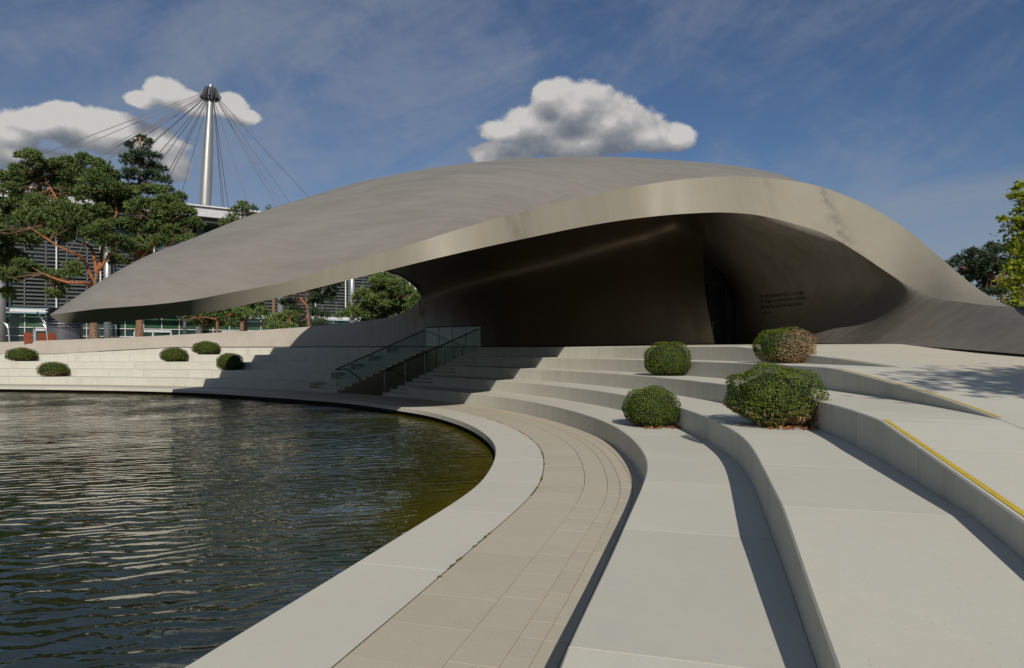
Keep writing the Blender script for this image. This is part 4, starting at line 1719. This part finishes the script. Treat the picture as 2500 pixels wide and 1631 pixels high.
pine('small green pine with brown trunk behind the parapet, second from left under the roof',
     [(601, 850), (600, 812), (601, 780), (602, 740)], [[(601, 780), (620, 760), (640, 745)]],
     [(590, 745, 34, 22), (628, 738, 34, 22), (605, 770, 38, 18), (640, 765, 24, 14), (575, 770, 24, 16)], 49, seed=15, r0=.18, bark='bark')
pine('rounded low green pine bush-like crown in front of the louvres under the roof edge',
     [(690, 850), (690, 810), (690, 790)], [[(690, 800), (706, 780, -.5), (718, 768, -.5)]],
     [(690, 782, 36, 18), (668, 792, 22, 12), (708, 775, 24, 16), (690, 798, 34, 9)], 46, 'needles_bright', 16, r0=.12)
pine('tall dark pine with bare red trunk in the opening under the roof',
     [(757, 850), (756, 800), (752, 760), (750, 720), (752, 660)], [[(752, 750), (735, 730), (715, 700), (700, 670)], [(754, 770), (772, 768), (790, 760)], [(752, 730), (775, 715), (800, 700)]],
     [(740, 705, 42, 20), (700, 738, 26, 14), (790, 730, 38, 22), (720, 762, 22, 20), (800, 700, 34, 20), (775, 765, 30, 16), (735, 785, 20, 14), (770, 790, 34, 10), (755, 672, 45, 24), (720, 785, 20, 18)], 50.5, 'needles_dark', 17, r0=.2)
pine('large bright green pine filling the opening beside the neck of the shell',
     [(915, 850), (915, 800), (914, 760), (916, 700)], [[(915, 770), (940, 745), (965, 725)], [(915, 765), (880, 755), (850, 760)]],
     [(925, 690, 46, 22), (955, 705, 48, 24), (985, 722, 42, 26), (1005, 745, 34, 24), (900, 725, 44, 24), (940, 735, 50, 26), (880, 750, 34, 18), (965, 762, 54, 24), (905, 765, 44, 20), (850, 768, 34, 14), (1030, 730, 30, 30), (925, 786, 50, 12), (985, 780, 40, 14)], 48.0, 'needles_bright', 18, r0=.22)
pine('pine whose top shows above the roof to the right of the mast',
     [(590, 850), (592, 700), (592, 600), (592, 500)], [], [(596, 500, 16, 10), (578, 515, 24, 10), (612, 512, 22, 10), (592, 532, 38, 14), (570, 550, 36, 16), (610, 548, 36, 16)], 62.0, 'needles', 19, r0=.22, bark='bark')
pine('pine of which only a small tip shows over the roof, farthest from the mast',
     [(668, 850), (668, 700), (668, 600), (668, 510)], [], [(668, 512, 16, 9), (652, 520, 14, 8), (684, 520, 16, 8), (668, 535, 28, 12)], 62.0, 'needles', 20, r0=.2, bark='bark')
pine('dark blue-green pine at the right edge behind the low end of the roof',
     [(2452, 850), (2450, 760), (2446, 700), (2436, 640)], [[(2446, 700), (2420, 672, -.5), (2390, 655, -.5)], [(2444, 680), (2470, 650), (2490, 630)]],
     [(2424, 606, 20, 12), (2448, 616, 34, 18), (2395, 622, 34, 16), (2350, 632, 22, 11), (2325, 645, 14, 10), (2372, 652, 38, 20), (2420, 648, 42, 24), (2462, 650, 34, 26), (2390, 682, 34, 18), (2440, 690, 40, 20), (2420, 716, 36, 14), (2470, 715, 40, 22), (2350, 668, 22, 14), (2510, 660, 50, 60), (2400, 700, 30, 14)],
     38.0, 'needles_dark', 21, r0=.22, L=.26, W=.045, gz=1.9)


def maple(label, base, crown, seed, nleaf, size, trunk_top, limbs, gz):
    g = np.random.default_rng(seed)
    root = empty('maple_tree', (base[0], base[1], gz), label, 'tree', 'maples beside the ramp')
    mb = MB()
    mb.tube(resample(spl([Vector((base[0], base[1], gz)), Vector((base[0] + .1, base[1], gz + (trunk_top - gz) * .5)), Vector((base[0], base[1] + .1, trunk_top))], 10), 8), [.2, .18, .16, .14, .12, .1, .07, .04], 9)
    mb.build('trunk', M['bark'], root, True)
    tw = MB()
    pc, pd = [], []
    tot = sum(c[3] * c[4] * c[5] for c in crown) ** 1.0
    for (x, y, z, rx, ry, rz) in crown:
        n = int(nleaf * (rx * ry * rz) / tot)
        nsp = max(3, n // 26)
        C, D = lobe_points((x, y, z), (rx, ry, rz), nsp, g, -.6)
        s0_ = Vector((base[0], base[1], gz + (z - gz) * .6))
        s0_.z = max(gz + 1.0, min(trunk_top, s0_.z))
        for c_ in C:
            if g.uniform() < .5:
                q = Vector(c_)
                tw.tube([s0_, s0_.lerp(q, .5) + Vector((0, 0, .25)), q], [.035, .022, .006], 4, False)
            k_ = 26
            pc.append(c_ + g.normal(0, 1, (k_, 3)) * np.array([.34, .34, .2]) * min(1, rx))
            pd.append(unit(g.normal(0, .55, (k_, 3)) + np.array([0.05, -.35, .75])))
    tag(tw.build('branches', M['bark'], root), None, None, None, 'stuff')
    C, D = np.concatenate(pc), np.concatenate(pd)
    n = len(C)
    u = unit(np.cross(D, g.normal(0, 1, (n, 3))))
    w = np.cross(D, u)
    ang = np.array([0, 22, 52, 75, 108, 150, 210, 252, 285, 308, 338]) * math.pi / 180
    rad = np.array([1.0, .5, .92, .45, .75, .38, .38, .75, .45, .92, .5])
    sz = size * g.uniform(.7, 1.2, (n, 1, 1))
    ring = (u[:, None, :] * np.cos(ang)[None, :, None] + w[:, None, :] * np.sin(ang)[None, :, None]) * rad[None, :, None] * sz
    ring += D[:, None, :] * (-(rad ** 2)[None, :, None] * .22 * sz)
    v = C[:, None, :] + ring
    f = np.arange(n * 11).reshape(-1, 11)
    tint = np.repeat(g.uniform(.15, 1, n), 11)
    leaf_mesh('crown', v.reshape(-1, 3), f, tint, M['maple'], root)
    return root


def lobe3(px, py, rx, ry, Y):
    c = at(px, py, Y)
    return (c.x, c.y, c.z, rx / FPX * Y, max(rx, ry) / FPX * Y * .7, ry / FPX * Y)


YM = 24.0
mc = [(2492, 462, 14, 18), (2472, 482, 22, 7), (2495, 484, 18, 14), (2494, 512, 14, 7), (2462, 532, 18, 6), (2486, 540, 16, 8), (2498, 556, 18, 10), (2490, 582, 13, 7), (2484, 612, 26, 14), (2470, 640, 34, 18), (2490, 650, 34, 26),
      (2462, 688, 28, 16), (2488, 690, 30, 26), (2478, 715, 30, 18), (2492, 738, 34, 14), (2470, 745, 24, 10), (2540, 600, 44, 120), (2540, 480, 30, 70), (2560, 720, 60, 60)]
b0 = at(2575, 850, YM)
maple('young maple with yellow-green leaves cut by the right edge of the picture', (b0.x, b0.y), [lobe3(*q, YM) for q in mc], 31, 4200, .10, 8.2, [], 1.9)
# the tree beside the photographer whose dappled shade falls on the ramp
maple('maple standing right of the viewpoint, seen only by the shade it casts on the ramp', (12.0, -1.6), [(9.6, -.6, 7.3, 1.7, 1.2, .6), (11.6, .4, 8.0, 1.8, 1.2, .7), (8.8, -1.6, 8.6, 1.3, 1.0, .6), (13.0, -.6, 7.0, 1.7, 1.2, .7), (10.6, -2.6, 9.6, 1.5, 1.2, .7)], 32, 5200, .12, 8.5, [], 1.3)


# ------------------------------------------------------------------ clipped box bushes
def box_bush(c, w, h, seed, label, nleaf=5200, size=.019, lop=0.0, dead=None, twiggy=0.3, fallen=False, mat='boxleaf', rag=.05, group='clipped box bushes on the steps'):
    g = np.random.default_rng(seed)
    root = empty('box_bush', c, label, 'bush', group)
    cx, cy, cz = c
    a, b_, hh = w / 2, w / 2 * .92, h

    def surf(d, r_):
        # rounded loaf: fuller low down, flattened under
        x, y, z = d[:, 0], d[:, 1], d[:, 2]
        wob = 1 + rag * np.sin(x * 5 + seed) * np.cos(y * 4 - seed * .7) + rag * .7 * np.sin(z * 7 + x * 6 + seed * 2)
        zz = np.where(z > 0, z * hh * .58, z * hh * .42)
        q = np.stack([x * a * (1 + lop * z), y * b_, zz], 1) * (wob * r_)[:, None]
        return q + np.array([cx, cy, cz + hh * .42])
    d = unit(g.normal(0, 1, (nleaf, 3)))
    p4 = np.abs(d) ** 2.5
    d2 = d / (p4.sum(1) ** (1 / 2.5))[:, None]
    r_ = 1 - np.abs(g.normal(0, .06, nleaf)) + g.uniform(-.015, .03, nleaf)
    C = surf(d2, r_)
    C[:, 2] = np.maximum(C[:, 2], cz + .015)
    D = unit(d + g.normal(0, .55, (nleaf, 3)) + np.array([0, -.1, .35]))
    u = unit(np.cross(D, g.normal(0, 1, (nleaf, 3))))
    v_ = np.cross(D, u)
    sz = size * g.uniform(.7, 1.35, (nleaf, 1))
    V = np.stack([C - u * sz, C + v_ * sz * .55 + D * sz * .15, C + u * sz, C - v_ * sz * .55 + D * sz * .15], 1)
    patch = np.sin(d[:, 0] * 6 + seed) * np.sin(d[:, 2] * 5 + d[:, 1] * 4 + seed)
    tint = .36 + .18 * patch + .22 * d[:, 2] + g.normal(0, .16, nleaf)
    alive = np.ones(nleaf, bool)
    if dead is not None:
        dv = unit(np.array([dead[:3]], float))
        sc = (d * dv).sum(1) + g.normal(0, .13, nleaf)
        alive = sc < dead[3]
    low = (d[:, 2] < -.25) & (g.uniform(0, 1, nleaf) < twiggy)
    alive &= ~low
    F = np.arange(nleaf * 4).reshape(-1, 4)
    m = alive
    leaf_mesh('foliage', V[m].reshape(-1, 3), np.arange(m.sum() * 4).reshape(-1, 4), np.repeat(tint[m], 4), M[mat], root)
    if (~alive).sum():
        keep_ = ~alive & (g.uniform(0, 1, nleaf) < .55)
        leaf_mesh('dry_leaves', V[keep_].reshape(-1, 3), np.arange(keep_.sum() * 4).reshape(-1, 4), np.repeat(g.uniform(0, 1, keep_.sum()), 4), M['dryleaf'], root)
    mb = MB()
    base_ = Vector((cx, cy, cz + .02))
    dd = d[~alive]
    ntw = min(len(dd), 420 if dead is not None else 150)
    for i in range(ntw):
        tip = Vector(surf(dd[i:i + 1], np.array([1.0]))[0])
        tip.z = max(tip.z, cz + .03)
        st = base_ + Vector((dd[i][0] * a * .35, dd[i][1] * b_ * .35, .05))
        mid = st.lerp(tip, .6) + Vector(g.normal(0, .03, 3))
        mid.z = max(mid.z, cz + .02)
        mb.tube([st, mid, tip], [.007, .005, .0025], 3, False)
    for i in range(10):
        an = i / 10 * 6.28
        mb.tube([base_ + Vector((math.cos(an) * .05, math.sin(an) * .05, 0)), base_ + Vector((math.cos(an) * a * .5, math.sin(an) * b_ * .5, h * .5))], [.014, .006], 4, False)
    tag(mb.build('twigs', M['twig'], root), None, None, None, 'stuff')
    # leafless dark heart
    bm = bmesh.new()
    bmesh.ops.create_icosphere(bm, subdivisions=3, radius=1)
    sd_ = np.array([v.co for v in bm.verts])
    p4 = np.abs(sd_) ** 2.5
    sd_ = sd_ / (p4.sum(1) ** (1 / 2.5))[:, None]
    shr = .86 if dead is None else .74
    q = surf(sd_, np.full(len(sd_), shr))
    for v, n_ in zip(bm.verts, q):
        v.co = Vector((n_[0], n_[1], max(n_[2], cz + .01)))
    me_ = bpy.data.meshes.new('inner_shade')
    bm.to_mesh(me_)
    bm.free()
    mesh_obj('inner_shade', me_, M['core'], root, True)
    if fallen:
        n_ = 70
        C = np.stack([cx + g.uniform(-.2, .62, n_) * w, cy - b_ * g.uniform(.5, 1.02, n_), np.full(n_, cz + .012) + g.uniform(0, .02, n_)], 1)
        keepf = ((C[:, 0] - cx) / a) ** 2 < 1.1
        C = C[keepf]
        n_ = len(C)
        D = unit(g.normal(0, .5, (n_, 3)) + np.array([0, 0, 1]))
        u = unit(np.cross(D, g.normal(0, 1, (n_, 3))))
        v_ = np.cross(D, u)
        sz = g.uniform(.02, .045, (n_, 1))
        V = np.stack([C - u * sz, C + v_ * sz * .6 + D * sz * .4, C + u * sz, C - v_ * sz * .6 + D * sz * .3], 1)
        fl_ = leaf_mesh('fallen_leaves', V.reshape(-1, 3), np.arange(n_ * 4).reshape(-1, 4), np.repeat(g.uniform(0, 1, n_), 4), M['fallen'], None)
        tag(fl_, 'orange fallen leaves lying along the foot of the %s box bush' % fallen, None, None, 'stuff')
    return root


def bush_at(px, py_base, Y, k):
    p = at(px, py_base, Y)
    return (p.x, p.y, zt(k, p.x, p.y) )


b1 = bush_at(1590, 1046, 13.5, 1)
box_bush(b1, 1.06, .78, 41, 'dark green box bush on the lowest step, nearest the pool on the right side', 9500, .0155, fallen='lower right', twiggy=.10, rag=.05)
b2 = bush_at(1890, 1048, 10.05, 2)
box_bush(b2, 1.28, .89, 42, 'largest shaggy box bush leaning right, bare twigs at its foot, on the second step', 14000, .0165, lop=.16, dead=(.55, -.55, -.62, .86), twiggy=.30, fallen='largest', rag=.09)
b3 = bush_at(1630, 919, 18.7, 3)
box_bush(b3, 1.26, .93, 43, 'evenly rounded green box bush on the third step, left of the half dead one', 9000, .0175, twiggy=.06, rag=.03)
b4 = bush_at(1915, 888, 15.8, 4)
box_bush(b4, 1.36, .82, 44, 'half dead box bush with brown bare twigs on its right side, near the plaza', 9500, .017, dead=(.62, -.72, -.05, .32), twiggy=.4, rag=.05)


def far_bush(px, k, w, h, seed, label, **kw):
    o = TR * (k - 1) + .66
    s = s_at_px(o, px)
    x, y = cp(s, o)
    box_bush((x, y, zt(k, x, y, o)), w, h, seed, label, 4200, .028, group='small box bushes on the far steps', **kw)


far_bush(54, 3, 1.56, .80, 45, 'flat rounded box bush farthest left, against the left edge on the far steps', twiggy=.3)
far_bush(132, 1, 1.46, .80, 46, 'flat box bush with a brown twiggy foot on the lowest far step at the left', twiggy=.75)
far_bush(424, 3, 1.38, .80, 47, 'sunlit round box bush on the third far step, left neighbour of the highest one', twiggy=.25)
far_bush(503, 4, 1.45, .78, 48, 'bright green box bush highest up on the far steps, against the parapet', twiggy=.2)
far_bush(563, 2, 1.32, .90, 49, 'box bush standing in the shadow of the roof on the far steps', twiggy=.1)

# ------------------------------------------------------------------ things on the terrace behind the parapet
def chair(px, Y, label):
    b = at(px, 842, Y)
    gz = 1.86
    root = empty('terrace_chair', (b.x, b.y, gz), label, 'chair', 'rust coloured chairs behind the parapet')
    w = .52
    mb = MB()
    mb.box((b.x, b.y, gz + .46), (w, .5, .05))
    mb.build('seat', M['rust'], root)
    mb = MB()
    for i in range(6):
        z0_ = gz + .5 + i * .10
        z1_ = z0_ + .10
        y0_, y1_ = b.y - .22 - i * .014, b.y - .22 - (i + 1) * .014
        ww = w * (1 - .01 * i)
        mb.add([(b.x - ww / 2, y0_, z0_), (b.x + ww / 2, y0_, z0_), (b.x + ww / 2, y1_, z1_), (b.x - ww / 2, y1_, z1_),
                (b.x - ww / 2, y0_ + .04, z0_), (b.x + ww / 2, y0_ + .04, z0_), (b.x + ww / 2, y1_ + .04, z1_), (b.x - ww / 2, y1_ + .04, z1_)],
               [(0, 1, 2, 3), (7, 6, 5, 4), (0, 4, 5, 1), (1, 5, 6, 2), (2, 6, 7, 3), (3, 7, 4, 0)])
    mb.build('backrest', M['rust'], root)
    for sx in (-1, 1):
        for sy in (-1, 1):
            mb = MB()
            mb.bar((b.x + sx * .22, b.y + sy * .2, gz), (b.x + sx * .22, b.y + sy * .2, gz + .44), .04)
            mb.build('leg', M['darkmetal'], root)


chair(75, 43.5, 'rust coloured chair back behind the parapet, leftmost of the three')
chair(109, 45.5, 'rust coloured chair back behind the parapet, middle of the three, in shade')
chair(133, 44.5, 'rust coloured chair back behind the parapet, next to the dark ribbed drum')

kb = at(158, 828, 50)
kr = empty('ribbed_drum', (kb.x, kb.y, 1.86), 'dark blue-grey round kiosk drum with ribbed rings on top, behind the roof tip', 'kiosk')
mb = MB()
mb.cyl((kb.x, kb.y, 1.86), 1.12, 1.12, 1.62, 32)
mb.build('body', M['kiosk'], kr, False)
for i in range(7):
    mb = MB()
    mb.cyl((kb.x, kb.y, 3.52 + i * .19), 1.17, 1.13, .11, 32)
    mb.build('ring', M['kiosk'], kr)
mb = MB()
mb.cyl((kb.x, kb.y, 3.48), 1.0, 1.0, 1.4, 24)
mb.build('inner_drum', M['darkgrey'], kr)


def arc_pole(x0, x1, ytop, Y, label, gz=1.86):
    a = at(x0, 840, Y)
    b = at(x1, 840, Y)
    t = at((x0 + x1) / 2, ytop, Y)
    root = empty('arched_pole', (a.x, a.y, gz), label, 'pole', 'thin arched steel poles on the terrace')
    r_ = abs(b.x - a.x) / 2
    cx_ = (a.x + b.x) / 2
    zc = t.z - r_
    pts_ = [Vector((a.x, Y, gz))] + [Vector((cx_ - r_ * math.cos(q), Y, zc + r_ * math.sin(q))) for q in np.linspace(0, math.pi, 14)] + [Vector((b.x + .15, Y, gz))]
    mb = MB()
    mb.tube(pts_, .05, 6)
    mb.build('bent_tube', M['steel'], root)


arc_pole(-14, 20, 787, 47, 'thin arched steel pole at the very left edge of the terrace')
arc_pole(82, 113, 790, 47, 'thin arched steel pole behind the rust coloured chairs')
sa_ = at(91, 762, 52)
sb_ = at(123, 808, 50.5)
st = empty('diagonal_strut', sb_, 'white diagonal steel strut beside the dark ribbed drum', 'strut')
mb = MB()
mb.bar(sa_, sb_, .09)
mb.build('strut_tube', M['white'], st)
# small glazed shelter with a white framed door beside the trunk
sh = at(222, 825, 60)
sr = empty('glass_shelter', (sh.x, sh.y, 1.86), 'small glass wind shelter with thin white frame beside the brown pine trunk', 'shelter')
for dx in (-.75, .75, 2.2):
    mb = MB()
    mb.bar((sh.x + dx, sh.y, 1.86), (sh.x + dx, sh.y, 4.0), .07)
    mb.build('frame_post', M['white'], sr)
mb = MB()
mb.bar((sh.x - .78, sh.y, 4.03), (sh.x + 2.23, sh.y, 4.03), .08)
mb.build('frame_beam', M['white'], sr)
mb = MB()
mb.add([(sh.x - .7, sh.y + .02, 1.9), (sh.x + 2.15, sh.y + .02, 1.9), (sh.x + 2.15, sh.y + .02, 3.98), (sh.x - .7, sh.y + .02, 3.98)], [(0, 1, 2, 3)])
mb.build('glass_pane', M['glass'], sr)
# lamp posts
for px, Y, lab in ((451, 52, 'dark grey round lamp post behind the parapet left of the low pines'), ):
    p = at(px, 840, Y)
    lr = empty('lamp_post', (p.x, p.y, 1.86), lab, 'lamp post')
    mb = MB()
    mb.tube([(p.x, p.y, 1.86), (p.x, p.y, 5.4)], .13, 12)
    mb.build('post', M['kiosk'], lr, True)
    mb = MB()
    mb.cyl((p.x, p.y, 5.42), .2, .16, .4, 12)
    mb.build('lamp_head', M['darkgrey'], lr)
